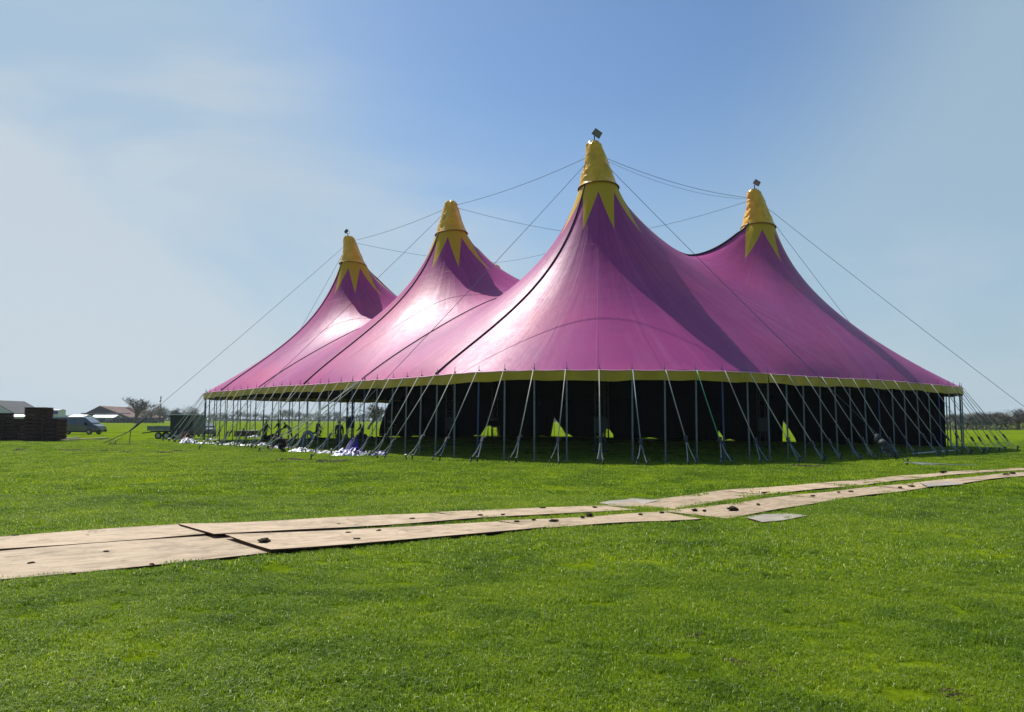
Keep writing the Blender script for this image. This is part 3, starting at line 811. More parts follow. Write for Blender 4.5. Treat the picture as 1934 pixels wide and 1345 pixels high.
# mud clods
def clod(seed, r):
    bm = bmesh.new(); bmesh.ops.create_icosphere(bm, subdivisions=3, radius=1)
    for v in bm.verts:
        n = noise.noise(v.co*1.3+Vector((seed*3.1, 0, 0)))*.55+noise.noise(v.co*3.4+Vector((0, seed, 0)))*.35
        v.co *= 1+n; v.co.z = v.co.z*.5+.22; v.co.x *= 1.3
        v.co *= r
    me = bpy.data.meshes.new('mud_clod'); bm.to_mesh(me); bm.free(); me.materials.append(M['mud']); return me
CL = [clod(k, 1.0) for k in range(5)]
clods = [(500, 1023, .12, 'largest dark mud clod, on the near row of plywood left of centre', .11),
 (165, 1012, .045, 'small mud clod on the far-row sheet at the left', .07), (200, 1042, .035, 'tiny mud clod on the lower left sheet', .07), (287, 1066, .035, 'tiny mud clod near the lower left grass edge', .07),
 (28, 1013, .06, 'flat mud clod at the far edge of the left sheet', .07), (60, 1064, .05, 'thin mud smear on the lower left sheet near the photo edge', .06),
 (716, 1003, .05, None, .09), (657, 1007, .045, None, .09), (674, 1019, .06, None, .09), (1045, 984, .085, 'dark mud clod above the joint of two near-row sheets', .08), (1100, 977, .06, None, .08), (1113, 974, .10, 'pair-forming black mud clod on the near row left of the grass strip end', .08),
 (976, 985.5, .05, None, .08), (1008, 982, .05, None, .08), (1025, 960, .06, None, .07), (1123, 958.5, .05, None, .07), (907, 973, .05, None, .07), (779, 981, .06, None, .07), (950, 972, .045, None, .07), (706, 986, .04, None, .07),
 (1312, 964, .07, None, .08), (1384, 962.5, .13, 'big mud clod on the sheet behind the small grey plate', .08), (1330, 965, .05, None, .08), (1443, 931, .07, None, .08), (1432, 953, .05, None, .08), (1535, 937, .06, None, .08), (1584, 930, .07, None, .08), (1607, 928.5, .06, None, .08), (1700, 921, .08, None, .09),
 (1722, 918.5, .09, None, .09), (1780, 892, .1, None, .09), (1784, 891, .12, 'dark mud clod on the far row close to the tent', .09), (1900, 896, .1, None, .09), (1912, 894, .1, None, .09), (240, 1000, .03, None, .07), (598, 995, .03, None, .07), (640, 990, .03, None, .08), (1210, 972, .05, None, .08), (1250, 969, .05, None, .08)]
for k, (px, py, r, lab, h) in enumerate(clods):
    o = bpy.data.objects.new('mud_clod', CL[k % 5]); COL.objects.link(o); r *= .72; o.location = gp(px, py, h-.03); o.scale = (r, r*random.uniform(.7, 1), r*random.uniform(.6, 1)); o.rotation_euler = (0, 0, random.uniform(0, 6))
    tag(o, lab or 'small dark crumb of mud lying on the plywood track', 'mud clod', 'mud clods on the plywood track')
# churned turf on the grass
def turf(px, py, w, label):
    c = gp(px, py); mb = MB(); sc = c.y/F
    L = w*sc; n = int(10+L*10)
    mb2 = bmesh.new()
    for q in range(n):
        m_ = bmesh.ops.create_icosphere(mb2, subdivisions=1, radius=1)
        r = random.uniform(.04, .13)*(1.15 if c.y > 25 else .36); off = Vector((L*.5*((q+.5)/n*2-1)*random.uniform(.92, 1.05), random.gauss(0, .07 if c.y < 15 else .3), -r*.1))
        for v in m_['verts']: v.co = Vector((v.co.x*r*1.5, v.co.y*r, v.co.z*r*.7))*(1+.5*noise.noise(v.co*2+off)) + off
    me = bpy.data.meshes.new('turf_clump'); mb2.to_mesh(me); mb2.free()
    tag(link('turf_clump', me, M['mud'], loc=c), label, 'turf clump', 'churned up dark turf')
for px, py, w, lab in [(148, 851, 60, 'dark churned turf streak below the van'), (40, 851, 26, 'short dark turf streak below the pallet stacks, at the left edge'), (207, 852, 22, 'small dark turf clump right of the streak below the van'), (238, 854, 24, 'dark turf clump below the hanging wire end'),
   (305, 855, 30, 'turf clump left of the white tarpaulin heap'), (345, 853, 34, 'broken turf below the white tarpaulin heap'), (555, 869, 60, 'churned turf in front of the crouching person'), (620, 872, 60, 'churned turf in front of the purple tarpaulin'), (225, 839, 40, 'trampled soil around the left wire anchor'),
   (1320, 1090, 34, 'dark bare patch in the grass below the small grey plate'), (1325, 1206, 60, 'brown bare patch in the foreground grass, right of centre'), (125, 1292, 90, 'bare dark patch in the grass at the lower left corner'), (1388, 1252, 30, 'dark clump low in the foreground, right of centre'), (1812, 1316, 44, 'dark hole in the grass at the lower right'), (1885, 1024, 30, 'dark hollow in the grass at the right edge'), (1440, 1268, 50, 'scuffed bare patch low in the foreground'),
   (1530, 882, 60, 'muddy patch at the tent shadow edge')]:
    turf(px, py, w, lab)

# ================================================================== GRASS (stuff)
def blade(vs, fs, tint, x, y, h, w, ang, lean, t):
    dx, dy = math.cos(ang)*w/2, math.sin(ang)*w/2; lx, ly = -math.sin(ang+lean[1])*lean[0]*h, math.cos(ang+lean[1])*lean[0]*h
    n = len(vs)
    vs += [(x-dx, y-dy, -.01), (x+dx, y+dy, -.01), (x-dx*.75+lx*.35, y-dy*.75+ly*.35, h*.55), (x+dx*.75+lx*.35, y+dy*.75+ly*.35, h*.55), (x+lx, y+ly, h*(1-.42*lean[0]))]
    fs += [(n, n+1, n+3, n+2), (n+2, n+3, n+4)]; tint += [t]*5
def patch(n, rad, hmin, hmax, w, seed):
    rg = random.Random(seed); vs, fs, tint = [], [], []
    for _ in range(n):
        a = rg.random()*6.283; r = rad*math.sqrt(rg.random())
        t = rg.random(); t = t if t < .955 else 1.0  # full tint marks the few blades that get the glint colour
        if t < 1: t *= .93
        blade(vs, fs, tint, r*math.cos(a), r*math.sin(a), rg.uniform(hmin, hmax)*(.65+.35*rg.random()), w*rg.uniform(.7, 1.3), rg.random()*6.283, (rg.uniform(.1, 1.35), rg.uniform(-.9, .9)), t)
    return vs, fs, tint
def in_boards(x, y, grow=0.0):
    res = np.zeros(len(x), bool)
    for q in BP:
        c = q.mean(0); qq = c+(q-c)*(1+grow/np.maximum(.5, np.linalg.norm(q-c, axis=1)))[:, None]
        pos = np.ones(len(x), bool); neg = np.ones(len(x), bool)
        for i in range(4):
            a, b = qq[i], qq[(i+1) % 4]; cr_ = (b[0]-a[0])*(y-a[1])-(b[1]-a[1])*(x-a[0]); pos &= cr_ >= 0; neg &= cr_ <= 0
        res |= pos | neg
    return res
def grass(name, y0, y1, dens, pv, smin, smax, half=.72, clear=-.035, fade=None):
    area_w = lambda y: 2*(half*y+1.2)
    ys = rng.uniform(y0, y1, int(dens*(y1-y0)*area_w(y1))); xs = rng.uniform(-1, 1, len(ys))*(half*y1+1.2)
    keep = np.abs(xs) < half*ys+1.2; xs, ys = xs[keep], ys[keep]
    keep = ~in_boards(xs, ys, clear); xs, ys = xs[keep], ys[keep]
    if fade:
        keep = rng.random(len(ys)) > (ys-fade)/(y1-fade); xs, ys = xs[keep], ys[keep]
    bare = np.zeros(len(xs), bool)
    for (px, py, w) in ((125, 1292, 80), (1325, 1206, 44), (1320, 1090, 24), (1388, 1252, 20), (1812, 1316, 30), (1440, 1268, 30)):
        c = gp(px, py); L = w*c.y/F*.5; bare |= ((xs-c.x)/L)**2+((ys-c.y)/(.6*L+.05))**2 < 1
    keep = ~bare | (rng.random(len(xs)) < .8); xs, ys = xs[keep], ys[keep]
    vs, fs, tint = pv; n0 = len(vs); n = len(xs)
    me = bpy.data.meshes.new(name)
    me.from_pydata(vs + [(float(a), float(b), 0.0) for a, b in zip(xs, ys)], [], fs); me.update()
    at = me.attributes.new('tint', 'FLOAT', 'POINT'); at.data.foreach_set('value', np.array(list(tint)+[0.0]*n, np.float32))
    at = me.attributes.new('spot', 'BOOLEAN', 'POINT'); at.data.foreach_set('value', [False]*n0+[True]*n)
    # size follows the same broad patches: tussocks and short areas
    sz = np.array([1.0+.30*noise.noise(Vector((a*2.2, b*2.2, 5.0)))+.32*noise.noise(Vector((a*.9, b*.9, 3.0)))+.25*noise.noise(Vector((a*.25, b*.25, 9.0))) for a, b in zip(xs, ys)])
    sz = np.clip(sz*rng.uniform(smin, smax, n), smin*.85, smax*1.4)
    at = me.attributes.new('size', 'FLOAT', 'POINT'); at.data.foreach_set('value', np.concatenate([np.zeros(n0), sz]).astype(np.float32))
    o = link(name, me, M['blade']); tag(o, kind='stuff')
    ng = bpy.data.node_groups.new(name+'_nodes', 'GeometryNodeTree'); N, L = ng.nodes, ng.links
    ng.interface.new_socket('Geometry', in_out='INPUT', socket_type='NodeSocketGeometry'); ng.interface.new_socket('Geometry', in_out='OUTPUT', socket_type='NodeSocketGeometry')
    gi, go = N.new('NodeGroupInput'), N.new('NodeGroupOutput')
    sep = N.new('GeometryNodeSeparateGeometry'); sep.domain = 'POINT'
    na = N.new('GeometryNodeInputNamedAttribute'); na.data_type = 'BOOLEAN'; na.inputs[0].default_value = 'spot'
    L.new(gi.outputs[0], sep.inputs[0]); L.new(na.outputs[0], sep.inputs[1])
    m2p = N.new('GeometryNodeMeshToPoints'); L.new(sep.outputs[0], m2p.inputs[0])
    iop = N.new('GeometryNodeInstanceOnPoints'); L.new(m2p.outputs[0], iop.inputs['Points']); L.new(sep.outputs[1], iop.inputs['Instance'])
    rv = N.new('FunctionNodeRandomValue'); rv.data_type = 'FLOAT_VECTOR'; rv.inputs[0].default_value = (-.06, -.06, 0); rv.inputs[1].default_value = (.06, .06, 6.283)
    L.new(rv.outputs[0], iop.inputs['Rotation'])
    ns = N.new('GeometryNodeInputNamedAttribute'); ns.data_type = 'FLOAT'; ns.inputs[0].default_value = 'size'
    L.new(ns.outputs[0], iop.inputs['Scale']); L.new(iop.outputs[0], go.inputs[0])
    md = o.modifiers.new('scatter', 'NODES'); md.node_group = ng
    return n
grass('near_grass', 3.6, 9.5, 74, patch(230, .13, .022, .068, .0048, 1), .65, 1.2)
grass('middle_grass', 9.5, 19, 26, patch(240, .22, .028, .075, .0080, 2), .75, 1.15)
grass('far_grass', 19, 75, 5.5, patch(230, .42, .03, .07, .016, 3), .8, 1.2, fade=30)
# ================================================================== FLOODLIGHTS ON THE PEAKS
def floodlight(tip, size, yaw, label):
    t = empty('floodlight', tip, yaw); tag(t, label, 'floodlight', 'floodlights on the tent peaks')
    mb = MB(); mb.tube([(0, 0, -.25), (0, 0, .28)], .035, 8); mb.tube([(-.14, 0, .02), (.14, 0, .02)], .03, 6); mb.build('bracket', M['dark_steel'], t)
    mb = MB(); q = Matrix.Rotation(R(38), 3, 'Y') @ Matrix.Rotation(R(20), 3, 'X'); c = Vector((.16, 0, .44))
    mb.box(c, (.50*size, .12, .36*size), M=q, taper=.92)
    for k in range(7): mb.box(c+q@Vector((-.2*size+k*.066*size, .085, 0)), (.012, .06, .3*size), M=q)
    h = mb.build('lamp_housing', M['dark_steel'], t)
    mb = MB(); mb.box(c+q@Vector((0, -.064, 0)), (.43*size, .01, .29*size), M=q); mb.build('lens', M['lamp_white'], h)
    mb = MB(); mb.tube([(0, -.2, .26), (-.02, -.2, .46), (0, 0, .48)], .012, 5); mb.tube([(0, .2, .26), (-.02, .2, .46)], .012, 5); mb.tube([(0, -.2, .26), (0, .2, .26)], .014, 5); mb.build('yoke', M['dark_steel'], t)
floodlight(TIP[0]+Vector((0, 0, .05)), 1.05, R(-10), 'grey floodlight on top of the tallest, nearest tent peak')
floodlight(TIP[3]+Vector((0, 0, .05)), .9, R(-25), 'black floodlight on top of the right-hand tent peak')
floodlight(TIP[2]+Vector((-.1, 0, .02)), .7, R(150), 'small black floodlight on top of the farthest left tent peak')
# hoist hanging on the left wire, wrapped bundle on the right-front wire
def on_wire(a, b, t): return a.lerp(b, t)
b2 = gp(218, 838)
w0, w1 = on_wire(AT[2], b2, .885), on_wire(AT[2], b2, .945)
mb = MB(); mb.tube([w0, w0.lerp(w1, .3), w0.lerp(w1, .6), w1], [.03, .07, .09, .04], 8); mb.tube([w1, b2+Vector((-.8, 0, .05))], .03, 5); mb.tube([w1, b2+Vector((.9, .2, .05))], .03, 5)
mb.build('chain_hoist', M['dark_steel'], tent)
e0 = P(-17.0, .3); w0, w1 = on_wire(AT[0], e0, .925), on_wire(AT[0], e0, .978)
mb = MB(); k = 14
mb.tube([w0.lerp(w1, i/k)+Vector((.05*math.sin(i*2.1), 0, -.1+.05*math.sin(i*1.3))) for i in range(k+1)], [.04+.12*math.sin(math.pi*(i/k)**.7)+.03*math.sin(i*2.7) for i in range(k+1)], 10)
mb.build('wrapped_bundle', M['bundle'], tent, smooth=True)
mb = MB()
for q in range(5): mb.tube([e0+Vector((random.uniform(-.1, .1), 0, .12)), e0+Vector((.5+.3*q, -.35-.1*math.sin(q*2), .05)), e0+Vector((1.2+.35*q, -.2+.2*math.sin(q), .03))], .02, 5)
mb.build('loose_rope', M['pale_strap'], tent)

# ================================================================== PALLET STACKS
pallet0 = None
def pallet_parts():
    mb = MB()
    for y in np.linspace(-.55, .55, 7): mb.box((0, float(y), .135), (1.2, .15, .034))
    for x in (-.52, 0, .52): mb.box((x, 0, .106), (.12, 1.2, .02))
    for x in (-.52, 0, .52): mb.box((x, 0, .062), (.11, 1.16, .075))
    for x in (-.52, 0, .52): mb.box((x, 0, .016), (.12, 1.2, .032))
    for y in (-.54, .54): mb.box((0, y, .014), (1.2, .12, .028))
    return mb.mesh('pallet', True)
PM = pallet_parts(); PM.materials.append(M['wood'])
def stack(px, base, top, wpx, label, depth=0.0):
    c = gp(px, base); c.y += depth; c.x += depth*c.x/c.y; sc = c.y/F; w = wpx*sc; H = (base-top)*sc*(1 if not depth else 1+depth/c.y)
    n = int(round(H/.147))
    for k in range(n):
        o = bpy.data.objects.new('pallet', PM); COL.objects.link(o); o.location = (c.x+random.uniform(-.045, .045), c.y+random.uniform(-.04, .04), k*.147)
        o.scale = (w/1.2, 1.1, 1) if k % 2 else (1.1, w/1.2, 1); o.rotation_euler = (0, 0, R(random.uniform(-2.5, 2.5)+90*((k+1) % 2)))
        tag(o, label, 'pallet', 'brown wooden pallets in stacks')
stack(71, 833, 769.5, 37, 'brown wooden pallet in the tallest stack, left of the van')
stack(104, 833, 791.5, 26, 'brown wooden pallet in the low stack right beside the tallest one')
stack(30, 832, 789.5, 31, 'brown wooden pallet in the wide stack left of the tallest one')
stack(2, 832, 781, 26, 'brown wooden pallet in the stack cut off by the left photo edge')
for k, (a, b, w) in enumerate((((119, 830), (150, 828), .22), ((118, 834), (201, 830), .3))):
    p, q = gp(*a), gp(*b); mb = MB(); d = (q-p); mb.box(((p+q)/2-p)+Vector((0, 0, .08+.04*k)), (d.length, w, .09), rz=math.atan2(d.y, d.x)); 
    mb.box(Vector((.2, .0, .03)), (.1, w*1.6, .07)); mb.box(d-Vector((.3, 0, -.03)), (.1, w*1.6, .07))
    tag(mb.build('plank', M['lumber'], loc=p), ['short pale plank lying beside the pallet stacks', 'long plank lying in front of the grey van'][k], 'plank', None)

# ================================================================== VEHICLES
def wheel(parent, x, y, r, w=.22):
    t = MB(); n = 24
    vs = []; fs = []
    prof = [(-w/2, r*.62), (-w/2, r*.93), (-w*.3, r), (w*.3, r), (w/2, r*.93), (w/2, r*.62)]
    for k in range(n):
        a = 2*math.pi*k/n
        for (yy, rad) in prof: vs.append((x+math.cos(a)*rad, y+yy, r+math.sin(a)*rad))
    m_ = len(prof)
    for k in range(n):
        for j in range(m_-1): fs.append((k*m_+j, ((k+1) % n)*m_+j, ((k+1) % n)*m_+j+1, k*m_+j+1))
    t.add(vs, fs); o = t.build('wheel', M['rubber'], parent, smooth=True)
    rm = MB(); rm.tube([(x, y-w*.42, r), (x, y+w*.42, r)], r*.64, 16)
    for k in range(5):
        a = 2*math.pi*k/5; rm.box((x+math.cos(a)*r*.33, y-w*.45*(1 if y < 0 else -1), r+math.sin(a)*r*.33), (.07, .03, .07))
    rm.build('rim', M['chrome'], o)
def body_loft(secs, name, mat_, parent):
    """secs: list of (x, [(y,z)...]) cross sections"""
    vs = []; n = len(secs[0][1]); fs = []
    for x, pr in secs: vs += [(x, y, z) for y, z in pr]
    for i in range(len(secs)-1):
        for j in range(n): fs.append((i*n+j, i*n+(j+1) % n, (i+1)*n+(j+1) % n, (i+1)*n+j))
    fs.append(tuple(range(n))); fs.append(tuple((len(secs)-1)*n+k for k in range(n-1, -1, -1)))
    mb = MB(); mb.add(vs, fs); return mb.build(name, mat_, parent, smooth=False)
def rsec(w, z0, z1, tuck=.12, r=.12):
    h = w/2
    return [(-h*.93, z0), (-h, z0+.15), (-h, z0+(z1-z0)*.5), (-h+tuck, z1-r), (-h+tuck+r, z1), (h-tuck-r, z1), (h-tuck, z1-r), (h, z0+(z1-z0)*.5), (h, z0+.15), (h*.93, z0)]
# grey van, nose to the right
c = gp(147, 820.5)
van = empty('van', c, R(-6)); tag(van, 'dark grey panel van parked nose to the right behind the pallet stacks', 'van')
secs = [(-2.75, rsec(1.85, .35, 1.88)), (-2.6, rsec(1.95, .28, 1.98)), (0.9, rsec(1.98, .25, 2.0)), (1.25, rsec(1.98, .25, 1.93)), (1.55, rsec(1.98, .25, 1.74, .16)), (2.05, rsec(1.96, .25, 1.32, .12)), (2.25, rsec(1.95, .26, 1.16, .1)), (2.75, rsec(1.86, .28, .98, .1)), (2.93, rsec(1.62, .32, .80, .1))]
vb = body_loft(secs, 'body', M['van_paint'], van)
mb = MB(); mb.add([(1.24, -.76, 1.93), (1.24, .76, 1.93), (2.1, .84, 1.32), (2.1, -.84, 1.32)], [(0, 1, 2, 3)]); mb.v = [(x+.02, y, z+.02) for x, y, z in mb.v]; mb.build('windscreen', M['screen_glass'], van, recalc=False)
for sy in (-1, 1):
    mb = MB(); y = sy*.985; mb.add([(.35, y, 1.12), (1.85, y, 1.12), (1.25, y-sy*.10, 1.68), (.35, y-sy*.10, 1.72)], [(0, 1, 2, 3)]); mb.build('side_window', M['glass'], van, recalc=False)
    mb = MB(); mb.box((2.83, sy*.66, .78), (.16, .34, .16)); mb.build('headlight', M['lamp_white'], van)
    mb = MB(); mb.box((1.55, sy*1.1, 1.2), (.12, .2, .24)); mb.build('wing_mirror', M['rubber'], van)
    wheel(van, -1.75, sy*.88, .34); wheel(van, 1.95, sy*.88, .34)
mb = MB(); mb.box((2.93, 0, .42), (.14, 1.6, .22)); mb.build('bumper', M['rubber'], van)
mb = MB(); mb.box((2.955, 0, .62), (.05, .9, .10)); mb.box((2.985, 0, .42), (.03, .5, .11)); mb.build('grille', M['chrome'], van)
mb = MB()
for x in (.25, -1.0): mb.box((x, -.99, 1.05), (.015, .01, 1.5))
mb.box((.45, -1.0, 1.05), (.16, .03, .04)); mb.build('sliding_door', M['rubber'], van)

# dark car seen three-quarter beyond the tent corner
c = gp(390, 824)
car = empty('car', c, R(-68)); tag(car, 'dark car parked beside the box trailer, just behind the left end of the tent', 'car')
secs = [(-2.1, rsec(1.6, .35, .95)), (-1.9, rsec(1.72, .28, 1.05)), (-1.3, rsec(1.76, .25, 1.12)), (.9, rsec(1.76, .25, .98)), (1.6, rsec(1.72, .25, .90)), (2.0, rsec(1.55, .3, .75)), (2.1, rsec(1.4, .35, .65))]
body_loft(secs, 'body', M['van_paint'], car)
secs = [(-1.75, rsec(1.5, .95, 1.1)), (-1.2, rsec(1.45, .95, 1.42)), (-.2, rsec(1.42, .95, 1.47)), (.3, rsec(1.42, .95, 1.42)), (1.1, rsec(1.5, .9, 1.0))]
body_loft(secs, 'cabin', M['glass'], car)
mb = MB(); mb.box((-.45, 0, 1.475), (1.3, 1.1, .05)); mb.build('roof', M['van_paint'], car)
mb = MB(); mb.add([(.32, -.58, 1.43), (.32, .58, 1.43), (1.1, .68, 1.01), (1.1, -.68, 1.01)], [(0, 1, 2, 3)]); mb.build('windscreen', M['screen_glass'], car, recalc=False)
for sy in (-1, 1):
    mb = MB(); mb.box((2.02, sy*.52, .68), (.12, .3, .12)); mb.build('headlight', M['lamp_white'], car)
    wheel(car, -1.3, sy*.78, .31, .2); wheel(car, 1.3, sy*.78, .31, .2)

# dark green box trailer and flatbed trailer
c = gp(353, 829)
bt = empty('box_trailer', c, R(3)); tag(bt, 'dark green box trailer behind the guy ropes at the left tent corner', 'trailer')
mb = MB(); mb.box((0, 0, 1.28), (1.95, 3.0, 1.68)); 
for x in (-.95, -.32, .32, .95): mb.box((x*.985, -1.52, 1.28), (.05, .05, 1.66))
mb.build('body', M['green_box'], bt)
mb = MB(); mb.box((0, 0, 2.145), (2.03, 3.08, .05)); mb.build('roof', M['white_sheet'], bt)
mb = MB(); mb.box((0, 0, .42), (1.6, 3.2, .1)); mb.tube([(0, -1.6, .42), (0, -2.5, .42)], .04, 6); mb.build('chassis', M['dark_steel'], bt)
for sx in (-1, 1):
    o = empty('axle_dummy'); bpy.data.objects.remove(o)
wheel(bt, -.6, -.9, .33); wheel(bt, .6, -.9, .33)
c = gp(311, 829)
ft = empty('flatbed_trailer', c, R(2)); tag(ft, 'low grey flatbed trailer left of the dark green box trailer', 'trailer')
mb = MB(); mb.box((0, 0, .78), (2.35, 2.0, .09)); mb.build('deck', M['lumber'], ft)
mb = MB()
mb.box((0, -1.0, .98), (2.35, .04, .33)); mb.box((0, 1.0, .98), (2.35, .04, .33)); mb.box((-1.17, 0, .98), (.04, 1.95, .33)); mb.build('side_board', M['steel'], ft)
mb = MB(); mb.box((0, -.5, .66), (2.1, .08, .12)); mb.box((0, .5, .66), (2.1, .08, .12)); mb.tube([(-1.1, 0, .62), (-2.0, 0, .5)], .05, 6); mb.build('chassis', M['dark_steel'], ft)
for sy in (-1, 1): wheel(ft, -.25, sy*.8, .30, .2); wheel(ft, .45, sy*.8, .30, .2)

# ================================================================== CLOTH HEAPS, PILES
def heap(name, px, py, wpx, hpx, dep, m, label, cat, seed, nx=44, ny=18, peak=1.0, group=None, rough=1.0):
    c = gp(px, py); sc = c.y/F; W_ = wpx*sc/2; H_ = hpx*sc; vs = []; fs = []
    for a in range(nx+1):
        for b in range(ny+1):
            u_ = a/nx*2-1; v_ = b/ny*2-1; e = max(0, 1-abs(u_)**2.2)*max(0, 1-abs(v_)**2.2)
            n1_ = noise.noise(Vector((u_*W_*1.4, v_*dep*1.4, seed))); n2_ = abs(noise.noise(Vector((u_*W_*4.5, v_*dep*3.2, seed+7)))); n3_ = abs(noise.noise(Vector((u_*W_*9, v_*dep*8, seed+3))))
            z = H_*(e**.6)*(.45+.55*n1_*1.6+.4*n2_*rough)*peak+.10*rough*n2_*e**.3+.06*n3_*e**.3
            edge = 1+.22*noise.noise(Vector((u_*3, v_*3, seed+1)))
            vs.append((u_*W_*edge+.1*n2_, v_*dep*edge*(1+.5*noise.noise(Vector((u_*5, 1, seed)))), max(.015, z) if e > 0 else .012))
    for a in range(nx):
        for b in range(ny):
            k = a*(ny+1)+b; fs.append((k, k+ny+1, k+ny+2, k+1))
    ms = m if isinstance(m, list) else [m]; mb = MB(); mb.v = vs; mb.f = fs
    mb.mi = [0 if len(ms) == 1 else int(abs(noise.noise(Vector((vs[f[0]][0]*1.1, vs[f[0]][1]*1.6, seed+20))))*len(ms)*2.4) % len(ms) for f in fs]
    o = mb.build(name, ms, loc=c, smooth=True, recalc=True); tag(o, label, cat, group); return o
WS, PSH, BSH = M['white_sheet'], M['purple_sheet'], M['blue_sheet']
G = 'tarpaulins spread along the left side of the tent'
heap('tarpaulin', 358, 837, 27, 13, .8, [WS, WS, WS, PSH], 'crumpled white tarpaulin heap at the left end of the tent', 'tarpaulin', 1, group=G)
heap('tarpaulin', 388, 838.5, 36, 2.5, .35, [WS], 'thin white tarpaulin strip right of the white heap', 'tarpaulin', 2, group=G)
heap('tarpaulin', 421, 840.5, 30, 2.0, .35, [M['blue_strap'], WS], 'flat blue-green tarpaulin strip on the ground between the left guy ropes', 'tarpaulin', 3, group=G)
heap('tarpaulin', 437, 840, 18, 4.5, .5, [WS, PSH], 'small white and lilac tarpaulin lump between the left guy ropes', 'tarpaulin', 4, group=G)
heap('tarpaulin', 466, 842, 34, 2.5, .35, [WS], 'narrow white tarpaulin strip left of the rope bundle', 'tarpaulin', 5, group=G)
heap('tarpaulin', 506, 842, 42, 6, .7, [WS, WS, PSH], 'white tarpaulin with purple folds under the thick rope bundle', 'tarpaulin', 6, group=G)
heap('tarpaulin', 531, 846.5, 32, 5, .7, [BSH, WS, BSH], 'deep blue tarpaulin beside the crouching person', 'tarpaulin', 7, group=G)
heap('tarpaulin', 574, 853, 56, 6, .8, [WS, WS, PSH], 'long white and purple tarpaulin below the bending person in light blue', 'tarpaulin', 8, group=G)
heap('tarpaulin', 617, 856, 46, 3.5, .6, [WS, WS, PSH], 'flat white tarpaulin in front of the standing person', 'tarpaulin', 9, group=G)
heap('tarpaulin', 659, 860, 58, 10, 1.0, [WS, PSH, WS], 'large crumpled white and purple tarpaulin heap', 'tarpaulin', 10, group=G, rough=1.5)
heap('tarpaulin', 666, 854, 34, 27, .8, [PSH], 'dark purple tarpaulin bunched up into a mound behind the white heap', 'tarpaulin', 11, group=G)
heap('tarpaulin', 694, 860, 26, 8, .7, [M['green_sheet'], M['green_sheet'], WS], 'dark green tarpaulin at the right of the big heap', 'tarpaulin', 12, group=G)
heap('tarpaulin', 713, 860, 34, 6, .7, [BSH], 'dark blue tarpaulin at the right end of the row of tarpaulins', 'tarpaulin', 13, group=G)
heap('cloth_pile', 517, 830, 30, 17, 1.2, M['black_cloth'], 'black folded cloth pile between two standing people', 'cloth pile', 14, rough=.5)
heap('cloth_pile', 602, 830, 40, 5, 1.2, M['black_cloth'], 'low black cloth pile at the feet of the thin dark figure', 'cloth pile', 15)
heap('cloth_pile', 685, 829, 46, 8, 1.5, M['black_cloth'], 'black cloth pile under the seated person', 'cloth pile', 16)
heap('cloth_pile', 719, 828, 34, 4, 1.2, M['black_cloth'], 'flat black cloth pile beside the loose end of the wall', 'cloth pile', 17)
heap('rusty_sheet', 350, 833, 17, 18, .6, M['rust'], 'rust-brown sheet heaped left of the white tarpaulin', 'sheet', 18)
heap('offcut', 478, 826, 20, 5, .5, [WS, PSH], 'small white tarpaulin piece in front of the low brown boxes', 'tarpaulin', 19)
heap('offcut', 399, 831, 15, 2, .4, WS, 'white scrap of sheet on the grass beside the car', 'sheet', 20)
c = gp(468, 824.5)
bx = empty('panel_crate', c, R(2)); tag(bx, 'long low dark brown crate of stacked panels on the grass seen under the tent', 'crate')
mb = MB(); 
for k in range(6): mb.box((random.uniform(-.03, .03), 0, .08+k*.09), (2.35, 1.2, .07))
mb.build('panels', M['wood'], bx)
mb = MB()
for x in (-1.19, -.4, .4, 1.19): mb.box((x, -.62, .32), (.06, .05, .62))
mb.build('crate_frame', M['rust'], bx)
mb = MB(); mb.box((.5, 0, .62), (.9, 1.0, .05)); mb.box((-.6, .1, .61), (.6, .8, .03)); mb.build('top_sheet', M['white_sheet'], bx)
p, q = gp(1724, 859), gp(1797, 853); mb = MB(); mb.tube([Vector((0, 0, .06)), (q-p)+Vector((0, 0, .06))], .04, 6); mb.tube([q-p+Vector((0, 0, .06)), q-p+Vector((.2, 0, .02))], .055, 6)
tag(mb.build('loose_pole', M['pale_strap'], loc=p), 'pale pole lying on the shaded grass under the right end of the tent', 'pole')
# a trestle and rig frame showing in the gap of the dark wall
c = gp(937, 829)
tf = empty('trestle', c, R(8)); tag(tf, 'dark metal trestle frame standing in the bright gap in the black wall', 'trestle')
mb = MB()
for x in (-.75, -.3, .3, .75): mb.tube([(x, 0, 0), (x, 0, 1.35)], .03, 6); mb.tube([(x, .6, 0), (x, 0, 1.2)], .025, 6)
mb.build('leg', M['dark_steel'], tf)
mb = MB(); mb.box((0, 0, 1.45), (1.7, .5, .5)); 
for x in (-.6, -.2, .2, .6): mb.tube([(x, 0, 1.6), (x*.8, 0, 1.95)], .04, 6)
mb.build('top_box', M['black_cloth'], tf)

